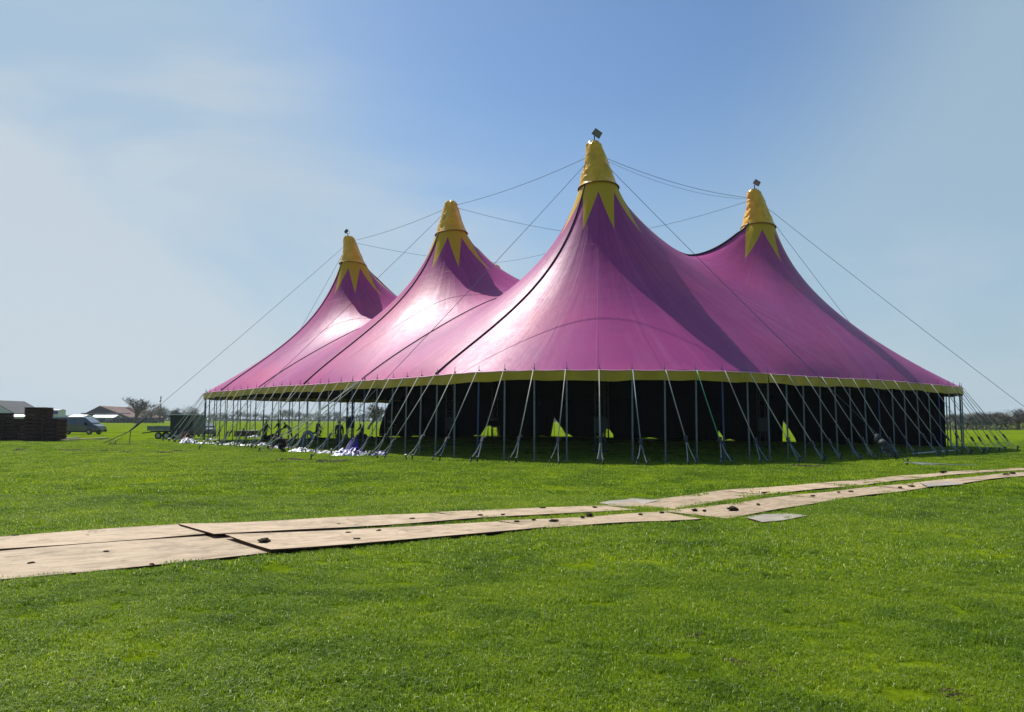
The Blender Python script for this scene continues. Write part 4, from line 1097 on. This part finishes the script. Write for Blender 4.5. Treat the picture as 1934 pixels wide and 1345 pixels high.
# ================================================================== PEOPLE
def skin_obj(name, verts, edges, radii, m, parent, sub=1):
    me = bpy.data.meshes.new(name); me.from_pydata([tuple(v) for v in verts], edges, []); me.update()
    o = link(name, me, m, parent); md = o.modifiers.new('skin', 'SKIN'); md.use_smooth_shade = True
    for k, r in enumerate(radii): me.skin_vertices[0].data[k].radius = (r, r) if isinstance(r, float) else r
    me.skin_vertices[0].data[0].use_root = True
    sb = o.modifiers.new('smooth', 'SUBSURF'); sb.levels = sub; sb.render_levels = sub
    return o
def person(px, py, yaw, lean, thigh, shin, arm, fore, top, trousers, label, H=1.74, hood=False, headlean=None):
    """angles in degrees in the person's own plane; thigh/shin per leg and arm/fore per arm, 0 = hanging down, + = forward"""
    s = H/1.74
    def fw(a, L): a = R(a); return Vector((0, math.sin(a)*L, -math.cos(a)*L))*s
    up = lambda a, L: Vector((0, math.sin(R(a))*L, math.cos(R(a))*L))*s
    legs = []
    low = 0
    for k in (0, 1):
        kn = fw(thigh[k], .43); an = kn+fw(shin[k], .42); legs.append((kn, an)); low = min(low, an.z)
    hz = -low+.075*s
    pel = Vector((0, 0, hz)); waist = pel+up(lean*.6, .16); chest = pel+up(lean*.9, .36); nb = pel+up(lean, .50)
    hl = lean*.7 if headlean is None else headlean
    neck = nb+up(hl, .07); chin = neck+up(hl, .07)+Vector((0, .02, 0)); head = neck+up(hl, .15)+Vector((0, .015, 0)); crown = neck+up(hl, .22)
    t = empty('person', gp(px, py), yaw); tag(t, label, 'person', 'people working under the open left side of the tent')
    V = [pel, waist, chest, nb, neck, chin, head, crown]; Rd = [.13, .115, .14, .08, .055, .075, .092, .06]; E = [(k, k+1) for k in range(7)]
    f = Vector((0, math.cos(R(hl)), -math.sin(R(hl))))
    V.append(head+f*.105*s-up(hl, .02)); Rd.append(.012); E.append((6, len(V)-1))       # nose
    for sx in (-1, 1): V.append(head+Vector((sx*.098*s, -.01, 0))-up(hl, .01)); Rd.append(.016); E.append((6, len(V)-1))
    JV = [pel-Vector((0, 0, .05)), waist, chest, nb]; JR = [.15, .14, .165, .09]; JE = [(0, 1), (1, 2), (2, 3)]
    for k, sx in enumerate((-1, 1)):
        hip = pel+Vector((sx*.095*s, 0, -.03)); kn, an = legs[k]; toe = hip+an+Vector((sx*.03, .17*s, -.035*s)); b = len(V)
        V += [hip, hip+kn*.5, hip+kn, hip+kn+(an-kn)*.4, hip+an, toe]; Rd += [.095, .082, .058, .056, .04, .035]; E += [(0, b), (b, b+1), (b+1, b+2), (b+2, b+3), (b+3, b+4), (b+4, b+5)]
        sh = nb+Vector((sx*.18*s, 0, 0))-up(lean, .05); el = sh+fw(arm[k], .28)+Vector((sx*.05, 0, 0)); wr = el+fw(fore[k], .25); b = len(V)
        V += [sh, el, wr]; Rd += [.06, .042, .028]; E += [(3, b), (b, b+1), (b+1, b+2)]
        hd = (wr-el).normalized(); pc = wr+hd*.045*s; pk = wr+hd*.08*s; V += [pc, pk]; Rd += [(.034), (.034)]; E += [(b+2, b+3), (b+3, b+4)]
        side = Vector((1, 0, 0)); bend = (Vector((0, 1, 0))-hd*hd.y).normalized() if abs(hd.y) < .95 else Vector((0, 0, -1))
        for q, (off, L) in enumerate(((-.026, .07), (-.009, .08), (.009, .075), (.026, .06))):
            m1 = pk+bend*0+side*0+Vector((0, 0, 0))+hd*.02*s+bend.cross(hd)*off; m2 = m1+hd*L*.5*s+bend*.006; m3 = m2+hd*L*.42*s+bend*.022; n_ = len(V)
            V += [m1, m2, m3]; Rd += [.010, .009, .008]; E += [(b+4, n_), (n_, n_+1), (n_+1, n_+2)]
        n_ = len(V); V += [pc+bend.cross(hd)*(-sx*.04), pc+bend.cross(hd)*(-sx*.055)+hd*.045+bend*.02]; Rd += [.012, .010]; E += [(b+3, n_), (n_, n_+1)]
        j = len(JV); JV += [sh, sh.lerp(el, .5), el, wr-hd*.02]; JR += [.082, .068, .062, .046]; JE += [(3, j), (j, j+1), (j+1, j+2), (j+2, j+3)]
    skin_obj('body', V, E, [float(r)*s for r in Rd], M['skin'], t)
    skin_obj('jacket', JV, JE, [r*s for r in JR], top, t)
    TV, TR, TE = [pel, pel+up(lean*.5, .1)], [.155, .145], [(0, 1)]
    for k, sx in enumerate((-1, 1)):
        hip = pel+Vector((sx*.095*s, 0, -.05)); kn, an = legs[k]; b = len(TV)
        TV += [hip+kn*.15, hip+kn*.5, hip+kn, hip+kn+(an-kn)*.45, hip+an*.98]; TR += [.115, .10, .078, .072, .062]; TE += [(0, b), (b, b+1), (b+1, b+2), (b+2, b+3), (b+3, b+4)]
        q = hip+an; skin_obj('boot', [q+Vector((0, 0, .04)), q+Vector((0, .01, -.03*s)), q+Vector((sx*.02, .10, -.035*s)), q+Vector((sx*.03, .19, -.04*s))], [(0, 1), (1, 2), (2, 3)], [.05, .045, .045, .035], M['rubber'], t)
    skin_obj('trousers', TV, TE, [r*s for r in TR], trousers, t)
    skin_obj('hood' if hood else 'hair', [head-f*.035+up(hl, -.03 if not hood else -.1), head-f*.03+up(hl, .03), crown+up(hl, .02)-f*.01], [(0, 1), (1, 2)], [(.085 if not hood else .11)*s, (.102 if not hood else .12)*s, (.065)*s], top if hood else M['hair'], t)
    return t
D_, N_, G_ = M['dark_cloth'], M['navy_cloth'], M['grey_cloth']
person(501, 832, R(-80), 6, (4, -6), (-2, -8), (30, 12), (45, 25), D_, D_, 'person in dark clothes standing upright, farthest left of the group', 1.78)
person(527, 829, R(150), 10, (5, -5), (0, -5), (20, 30), (40, 60), N_, D_, 'person in navy standing behind the black cloth pile, looking down', 1.70)
person(547, 830, R(75), 52, (12, -14), (-4, -22), (40, 55), (50, 70), D_, D_, 'dark-clothed person leaning forward, behind the thick rope bundle', 1.74)
person(574, 846, R(-65), 96, (6, -4), (-6, -14), (5, 12), (10, 20), M['light_blue'], M['light_blue'], 'person in pale blue coveralls bent double over a tarpaulin', 1.72)
person(541, 854, R(95), 62, (85, 70), (-50, -60), (35, 50), (40, 60), D_, D_, 'person in black crouching among the tarpaulins under the rope bundle', 1.74)
person(598, 829, R(-95), 14, (70, 12), (-30, -20), (30, 45), (40, 60), D_, D_, 'thin dark figure stepping over the low cloth pile', 1.76)
person(640, 847, R(8), 6, (3, -3), (0, -4), (6, -4), (14, 8), D_, G_, 'person in dark hooded jacket and grey trousers seen from behind, nearest the tarpaulins', 1.70, hood=True)
person(684, 828, R(160), 30, (80, 72), (-10, -14), (30, 40), (60, 70), D_, D_, 'person sitting low on a black cloth pile under the tent', 1.74)
person(733, 828, R(-100), 8, (6, -6), (-2, -8), (70, 40), (85, 60), D_, D_, 'dark figure standing at the loose end of the black wall', 1.76)

# ================================================================== FAR BUILDINGS
def house_box(name, px0, px1, y_eave, y_ridge, y_base, Y, wallm, roofm, label, cat='building', gable_front=False, depth=14, ridge_px=None, over=.4):
    a = dp(px0, 792, Y); b = dp(px1, 792, Y); w = b.x-a.x; ze = dp(px0, y_eave, Y).z; zr_ = dp(px0, y_ridge, Y).z
    t = empty(name, ((a.x+b.x)/2, Y, 0)); tag(t, label, cat); h = w/2; rx = 0 if ridge_px is None else dp(ridge_px, 792, Y).x-(a.x+b.x)/2
    if gable_front:
        mb = MB(); mb.prism([(-h, 0), (h, 0), (h, ze), (rx, zr_), (-h, ze)], 0, depth, 'Y'); mb.build('wall', wallm, t)
        mb = MB()
        for sx in (-1, 1):
            e = Vector((sx*(h+over), 0, ze-over*(zr_-ze)/(h))); r_ = Vector((rx, 0, zr_))
            vs = [e+Vector((0, -over, .05)), r_+Vector((0, -over, .05)), r_+Vector((0, depth+over, .05)), e+Vector((0, depth+over, .05))]
            vs += [v+Vector((0, 0, .22)) for v in vs]; mb.add(vs, [(0, 1, 2, 3), (7, 6, 5, 4), (0, 4, 5, 1), (1, 5, 6, 2), (2, 6, 7, 3), (3, 7, 4, 0)])
        mb.build('roof', roofm, t)
    else:
        mb = MB(); mb.prism([(0, 0), (depth, 0), (depth, ze), (depth/2, zr_), (0, ze)], -h, h, 'X'); mb.build('wall', wallm, t)
        mb = MB()
        for y_, s_ in ((-over, 1), (depth+over, -1)):
            vs = [Vector((-h-over, y_, ze-.1)), Vector((h+over, y_, ze-.1)), Vector((h+over, depth/2, zr_+.1)), Vector((-h-over, depth/2, zr_+.1))]
            vs += [v+Vector((0, 0, .25)) for v in vs]; mb.add(vs, [(0, 1, 2, 3), (7, 6, 5, 4), (0, 4, 5, 1), (1, 5, 6, 2), (2, 6, 7, 3), (3, 7, 4, 0)])
        mb.build('roof', roofm, t)
    return t, w, ze, zr_
# brown-roofed barn, seen at its gable corner
def barn():
    Y = 400; z = lambda px, py: dp(px, py, Y).z; x = lambda px: dp(px, 792, Y).x
    t = empty('barn', (x(175), Y, 0)); tag(t, 'wide low barn with a brown gabled roof behind the van', 'barn'); X0 = x(175)
    fl, ap, fr = Vector((x(150)-X0, 0, z(150, 789))), Vector((x(189)-X0, 0, z(189, 768.5))), Vector((x(243)-X0, 0, z(243, 789)))
    back = Vector((x(155)-x(189), 62, 0))
    mb = MB(); g = [Vector((fl.x, 0, 0)), Vector((fr.x, 0, 0)), fr, ap, fl]
    mb.add(g+[v+back for v in g], [(0, 1, 2, 3, 4), (9, 8, 7, 6, 5), (0, 5, 6, 1), (1, 6, 7, 2), (4, 3, 8, 9), (0, 4, 9, 5), (2, 7, 8, 3)]); mb.build('wall', M['barn_wall'], t)
    mb = MB()
    for e in (fl, fr):
        ee = e+(e-ap)*.05; a2 = ap; vs = [ee+Vector((0, -1, .1)), a2+Vector((0, -1, .1)), a2+back+Vector((0, 1, .1)), ee+back+Vector((0, 1, .1))]; vs += [v+Vector((0, 0, .4)) for v in vs]
        mb.add(vs, [(0, 1, 2, 3), (7, 6, 5, 4), (0, 4, 5, 1), (1, 5, 6, 2), (2, 6, 7, 3), (3, 7, 4, 0)])
    mb.build('roof', M['barn_roof'], t)
    mb = MB(); mb.box((x(205)-X0, -.1, 1.9), (14, .3, 3.6)); mb.build('door', M['grey_roof'], t)
    mb = MB(); mb.box((x(200)-X0, -.3, z(200, 781)), (24, .35, .5)); mb.build('lintel', M['steel'], t)
    for k in range(3): mb = MB(); mb.box((x(165+k*8)-X0, -.15, 3.2), (1.5, .25, 1.1)); mb.build('window', M['glass'], t)
barn()
t, w, ze, zr_ = house_box('white_house', -60, 27, 781, 757, 800, 300, M['white_wall'], M['grey_roof'], 'white gabled building cut off by the left photo edge', gable_front=True, depth=20, ridge_px=-18)
mb = MB(); mb.box((w*.41, -.05, 3.4), (.9, .12, .9)); mb.build('window', M['glass'], t)
mb = MB(); mb.box((w*.1, -.05, 1.6), (2.4, .12, 2.8)); mb.build('door', M['grey_roof'], t)
t, w, ze, zr_ = house_box('shed', 14, 62, 779, 770, 800, 335, M['barn_wall'], M['grey_roof'], 'long dark-roofed shed right of the white gabled building', depth=18)
mb = MB(); mb.box((0, -.06, 2.0), (3, .12, 3)); mb.build('door', M['white_wall'], t)
t, w, ze, zr_ = house_box('storage_unit', 90, 110, 775.5, 774.5, 800, 310, M['white_wall'], M['white_wall'], 'white box-shaped unit with a dark panel, right above the pallet stacks', depth=5, over=.1)
mb = MB(); mb.box((w*.2, -.05, 4.2), (1.9, .12, 1.3)); mb.build('panel', M['blue_sheet'], t)
t, w, ze, zr_ = house_box('shelter', 15, 55, 788, 785, 800, 220, M['white_wall'], M['white_sheet'], 'low white-roofed shelter behind the left pallet stacks', depth=6)
mb = MB(); mb.box((0, -.05, .4), (w*.7, .1, .5)); mb.build('door', M['grey_roof'], t)
t, w, ze, zr_ = house_box('shelter', 131, 154, 788.5, 785.5, 800, 230, M['grey_roof'], M['white_sheet'], 'small white-roofed shelter directly above the van roof', depth=6)
mb = MB(); mb.box((0, -.05, .4), (w*.5, .1, .5)); mb.build('door', M['barn_wall'], t)
t, w, ze, zr_ = house_box('shed', 172, 214, 789, 785, 800, 388, M['steel'], M['white_sheet'], 'low pale lean-to in front of the barn gable', depth=8)
mb = MB(); mb.box((0, -.05, 1), (3, .1, 2)); mb.build('door', M['grey_roof'], t)
# wrapped bales
bm = bmesh.new(); bmesh.ops.create_cone(bm, cap_ends=True, segments=20, radius1=.78, radius2=.78, depth=1.25)
bmesh.ops.bevel(bm, geom=[e for e in bm.edges if abs(e.verts[0].co.z-e.verts[1].co.z) < .01], offset=.14, segments=2, affect='EDGES')
for v in bm.verts: v.co *= 1+.05*noise.noise(v.co*2)
BM_ = bpy.data.meshes.new('wrapped_bale'); bm.to_mesh(BM_); bm.free(); BM_.materials.append(M['bale_wrap']); BM_.polygons.foreach_set('use_smooth', [True]*len(BM_.polygons))
x0, x1 = dp(199, 792, 375).x, dp(304, 792, 375).x; nb_ = int((x1-x0)/1.6)
for k in range(nb_):
    for lv in range(2):
        if lv == 1 and (k < 2 or k > nb_-2): continue
        o = bpy.data.objects.new('wrapped_bale', BM_); COL.objects.link(o); o.location = (x0+(k+.5)*1.6+random.uniform(-.05, .05), 375+random.uniform(-.1, .1), .62+lv*1.22)
        o.rotation_euler = (0, 0, random.uniform(0, 6)); tag(o, 'dark plastic-wrapped bale in the '+('upper' if lv else 'lower')+' layer of the long row right of the barn', 'bale', 'dark wrapped bales in a row')

# ================================================================== TREES
def bare_tree(seed, H, spread=.5, twigm='twig', depth=5, r0=None, lowfork=.25, thick=1.0):
    rg = random.Random(seed); tr = MB(); tw = MB()
    def grow(p, d, L, r, lv):
        q = p; steps = 3; pts = [p]
        for k in range(steps):
            d = (d+Vector((rg.gauss(0, .12), rg.gauss(0, .12), .05))).normalized(); q = q+d*L/steps; pts.append(q)
        (tr if lv < 2 else tw).tube(pts, r, 5 if lv < 2 else 3, r2=r*.6, cap=False)
        if lv >= depth: return
        n = rg.choice((3, 4)) if lv else rg.choice((8, 9))
        for k in range(n):
            f = rg.uniform(.45, 1.0); b = pts[0].lerp(pts[-1], f) if lv == 0 else pts[min(steps, int(f*steps))]
            a = rg.random()*6.283; sp = rg.uniform(.5, 1.0)*spread*1.3
            a = (k+rg.random()*.6)*6.283/n if lv == 0 else a
            nd = (d*(1-sp*.35)+Vector((math.cos(a)*sp, math.sin(a)*sp, rg.uniform(0, .35)))).normalized()
            grow(b, nd, L*rg.uniform(.58, .8), r*.55, lv+1)
    grow(Vector((0, 0, 0)), Vector((0, 0, 1)), H*lowfork*1.5, (r0 or H*.028)*thick, 0)
    zs = [v[2] for v in tw.v]; k = H/max(zs)
    for m_ in (tr, tw): m_.v = [(a*k, b*k, c*k) for a, b, c in m_.v]
    return tr, tw
def leaf_cloud(seed, H, W_, n, size, shape='round', z0=.15):
    rg = random.Random(seed); mb = MB(); cl = []
    for _ in range(26):
        if shape == 'spire': z = rg.uniform(z0, 1); rad = W_/2*(1-z)*.9+.02; cl.append((rg.gauss(0, rad*.5), rg.gauss(0, rad*.5), z*H, W_*.16*(1.15-z)))
        else:
            th = rg.random()*6.283; ph = rg.uniform(-1, 1); r = rg.random()**.4
            cl.append((math.cos(th)*r*W_*.40*math.sqrt(1-ph*ph*.6), math.sin(th)*r*W_*.40*math.sqrt(1-ph*ph*.6), H*(z0+.12+(1-z0-.12)*.5*(1+ph*r*.85)), W_*rg.uniform(.10, .19)))
    for _ in range(n):
        c = rg.choice(cl); p = Vector((rg.gauss(c[0], c[3]*.6), rg.gauss(c[1], c[3]*.6), min(H, max(H*.04, rg.gauss(c[2], c[3]*.6)))))
        a = Vector((rg.gauss(0, 1), rg.gauss(0, 1), rg.gauss(0, 1))).normalized(); b = a.orthogonal().normalized(); s_ = size*rg.uniform(.6, 1.4)
        mb.add([p-a*s_, p-b*s_*.6, p+a*s_, p+b*s_*.6], [(0, 1, 2, 3)])
    return mb
def tree_proto(name, seed, H, W_, kind):
    t = empty(name)
    if kind in ('olive', 'dark', 'spire'):
        tr, tw = bare_tree(seed, H*.9, .45, depth=3); tr.build('trunk', M['bark'], t)
        lm_ = M['leaf_olive'] if kind == 'olive' else M['leaf_dark']
        mb = leaf_cloud(seed+1, H, W_, 2600 if kind != 'spire' else 1800, H*.018, 'spire' if kind == 'spire' else 'round', .12)
        mb.v += []; mb.build('crown', lm_, t, recalc=False)
    else:
        tr, tw = bare_tree(seed, H, .55 if kind == 'bare' else .42, depth=5 if kind == 'fine' else 4); tr.build('trunk', M['bark'], t)
        n0 = len(tw.v)
        if kind == 'bud':
            lc = leaf_cloud(seed+3, H, W_, 1100, H*.012, 'round', .1); tw.add(lc.v, lc.f)
        tw.build('crown', M['twig'] if kind != 'bud' else M['leaf_grey'], t, recalc=False)
        # fit width
        xs = [abs(v[0]) for v in tw.v]; k = (W_/2)/max(.1, sorted(xs)[int(len(xs)*.97)])
        for ch in t.children: ch.scale = (k, k, 1)
    return t
protos = {}
for key, args in {'b1': ('bare_tree', 3, 10, 9, 'bare'), 'b2': ('bare_tree', 8, 10, 8, 'bare'), 'u1': ('bare_tree', 21, 10, 9, 'bud'), 'u2': ('bare_tree', 25, 10, 11, 'bud'), 'u3': ('bare_tree', 31, 10, 8, 'bud'), 'o1': ('leafy_tree', 41, 10, 10, 'olive'), 'o2': ('leafy_tree', 47, 10, 9, 'olive'), 'd1': ('evergreen_tree', 52, 10, 9, 'dark'), 's1': ('conifer', 61, 10, 3.2, 'spire')}.items():
    protos[key] = [tree_proto(*args), False]
def tree(key, px, ytop, Y, label, group, wide=1.0):
    pr = protos[key]
    o = pr[0] if not pr[1] else copy_tree(pr[0]); pr[1] = True
    top = dp(px, ytop, Y); o.location = (top.x, Y, 0); s = top.z/10; o.scale = (s*wide, s*wide, s); o.rotation_euler = (0, 0, random.random()*6.28)
    tag(o, label, 'tree', group); return o
tree('b1', 258, 748, 330, 'tall bare tree with an open round crown right of the barn', None, 1.15)
GL = 'trees behind the row of bales'
tree('o1', 289, 760, 350, 'rounded olive-green tree right of the tall bare tree', GL, 1.1)
tree('s1', 304, 748.5, 360, 'narrow pointed conifer standing above the rounded trees', GL, .8)
tree('d1', 309, 768, 355, 'dark round evergreen below the pointed conifer', GL, 1.2)
tree('d1', 328, 778, 340, 'low dark evergreen bush between the conifer and the tent ropes', GL, 1.2)
tree('o2', 274, 775, 420, 'low olive tree under the tall bare tree', GL, 1.3)
tree('b2', 341, 768, 360, 'thin bare tree left of the tent corner', GL, 1.0)
tree('o2', 362, 765, 360, 'pale green tree behind the dark green box trailer', GL, 1.1)
tree('b2', 376, 772, 380, 'bare tree right behind the tent corner post', GL, 1.1)
tree('b2', 55, 768, 420, 'small bare tree above the dark-roofed shed', None, 1.3)
tree('b1', 118, 782, 480, 'tiny bare tree left of the barn roof', None, 1.2)
tree('b2', 225, 776, 500, 'small bare tree between the barn and the tall bare tree', None, .9)
tree('u3', 240, 780, 500, 'small budding tree left of the tall bare tree', None, 1.1)
tree('b2', 696, 757, 150, 'slender bare tree seen under the tent beside the hanging truss', None, 1.05)
tree('u1', 760, 775, 420, 'bare tree partly hidden by the loose end of the black wall', None, 1.2)
rg = random.Random(77)
GF = 'distant line of trees across the field'
ks = ['u1', 'u2', 'u3', 'o1', 'o2', 'u2', 'd1']
px = -40
while px < 1990:
    dense = px < 800 or px > 1750
    big = math.sin(px*.045)+.6*math.sin(px*.11+1)
    yt = 781-3.4*big+rg.uniform(-4, 3)
    if 525 < px < 550: yt = 770+rg.uniform(0, 3)
    if px < 240: yt += 4
    Y = rg.uniform(700, 860)
    lab = ('small hazy tree in the distant tree line behind the left buildings' if px < 400 else 'hazy bluish tree in the distant line seen under the left of the tent' if px < 800 else 'distant hazy tree hidden mostly behind the tent' if px < 1780 else 'distant hazy tree beyond the wood at the right')
    tree(rg.choice(ks), px, yt, Y, lab, GF, rg.uniform(1.0, 1.6))
    px += rg.uniform(8, 15) if dense else rg.uniform(26, 40)
# hedge joining them
mb = leaf_cloud(5, 3.5, 3, 10, .1); mb = MB()
for _ in range(9000):
    x = rg.uniform(-620, 620); z = rg.random()**1.3*4.6*(.8+.4*math.sin(x*.03)); p = Vector((x, 880+rg.uniform(-3, 3), z)); s_ = rg.uniform(.5, 1.3)
    a = Vector((rg.gauss(0, 1), rg.gauss(0, .3), rg.gauss(0, 1))).normalized(); b = a.orthogonal().normalized()
    mb.add([p-a*s_, p-b*s_, p+a*s_, p+b*s_], [(0, 1, 2, 3)])
tag(mb.build('hedge', M['leaf_dark'], recalc=False), kind='stuff')
# wood at the right
GR = 'brownish spring trees of the wood at the right'
for row in range(2):
    px = 1762
    while px < 2120:
        f = (px-1785)/150; yt = 787-10*f+3.5*math.sin(px*.09)+rg.uniform(-3, 3)-2*row
        Y = 168+row*9+rg.uniform(-3, 3)
        lab = 'bushy brown budding tree in the wood at the right, '+('front' if row == 0 else 'back')+(' row close to the tent' if px < 1860 else ' row near the photo edge')
        tree(rg.choice(['u1', 'u2', 'u3', 'u1', 'u2', 'b1', 'o1'] if row else ['u1', 'u2', 'u3', 'o2', 'd1', 'u3']), px, yt if row else yt+rg.uniform(3, 12), Y, lab, GR, rg.uniform(1.0, 1.5)*1.1)
        px += rg.uniform(12, 20)
mb = MB()
for _ in range(5200):
    x = rg.uniform(dp(1770, 792, 170).x, dp(2130, 792, 170).x); f = (x-dp(1770, 792, 170).x)/30; z = rg.random()**1.2*(1.3+.7*math.sin(x*.9)+.5*math.sin(x*2.3)+.5*f); p = Vector((x, 172+rg.uniform(-4, 4), max(.05, z))); s_ = rg.uniform(.06, .2)
    a = Vector((rg.gauss(0, 1), rg.gauss(0, .6), rg.gauss(0, 1))).normalized(); b = a.orthogonal().normalized()
    mb.add([p-a*s_, p-b*s_, p+a*s_, p+b*s_], [(0, 1, 2, 3)])
tag(mb.build('undergrowth', M['leaf_grey'], recalc=False), kind='stuff')
for k, pr in protos.items():
    if not pr[1]:
        for ch in list(pr[0].children): bpy.data.objects.remove(ch)
        bpy.data.objects.remove(pr[0])

# ================================================================== HAZE
hb = MB(); hb.box((0, 700, 29), (3200, 1700, 62)); 
hm = bpy.data.materials.new('haze_air'); hm.use_nodes = True; nt = hm.node_tree; nt.nodes.clear()
ho = nt.nodes.new('ShaderNodeOutputMaterial'); pv = nt.nodes.new('ShaderNodeVolumePrincipled'); pv.inputs['Color'].default_value = (.80, .90, 1, 1); pv.inputs['Density'].default_value = .00016
pv.inputs['Anisotropy'].default_value = .2
nt.links.new(pv.outputs[0], ho.inputs['Volume'])
if HAZE: tag(hb.build('haze', hm), kind='stuff')
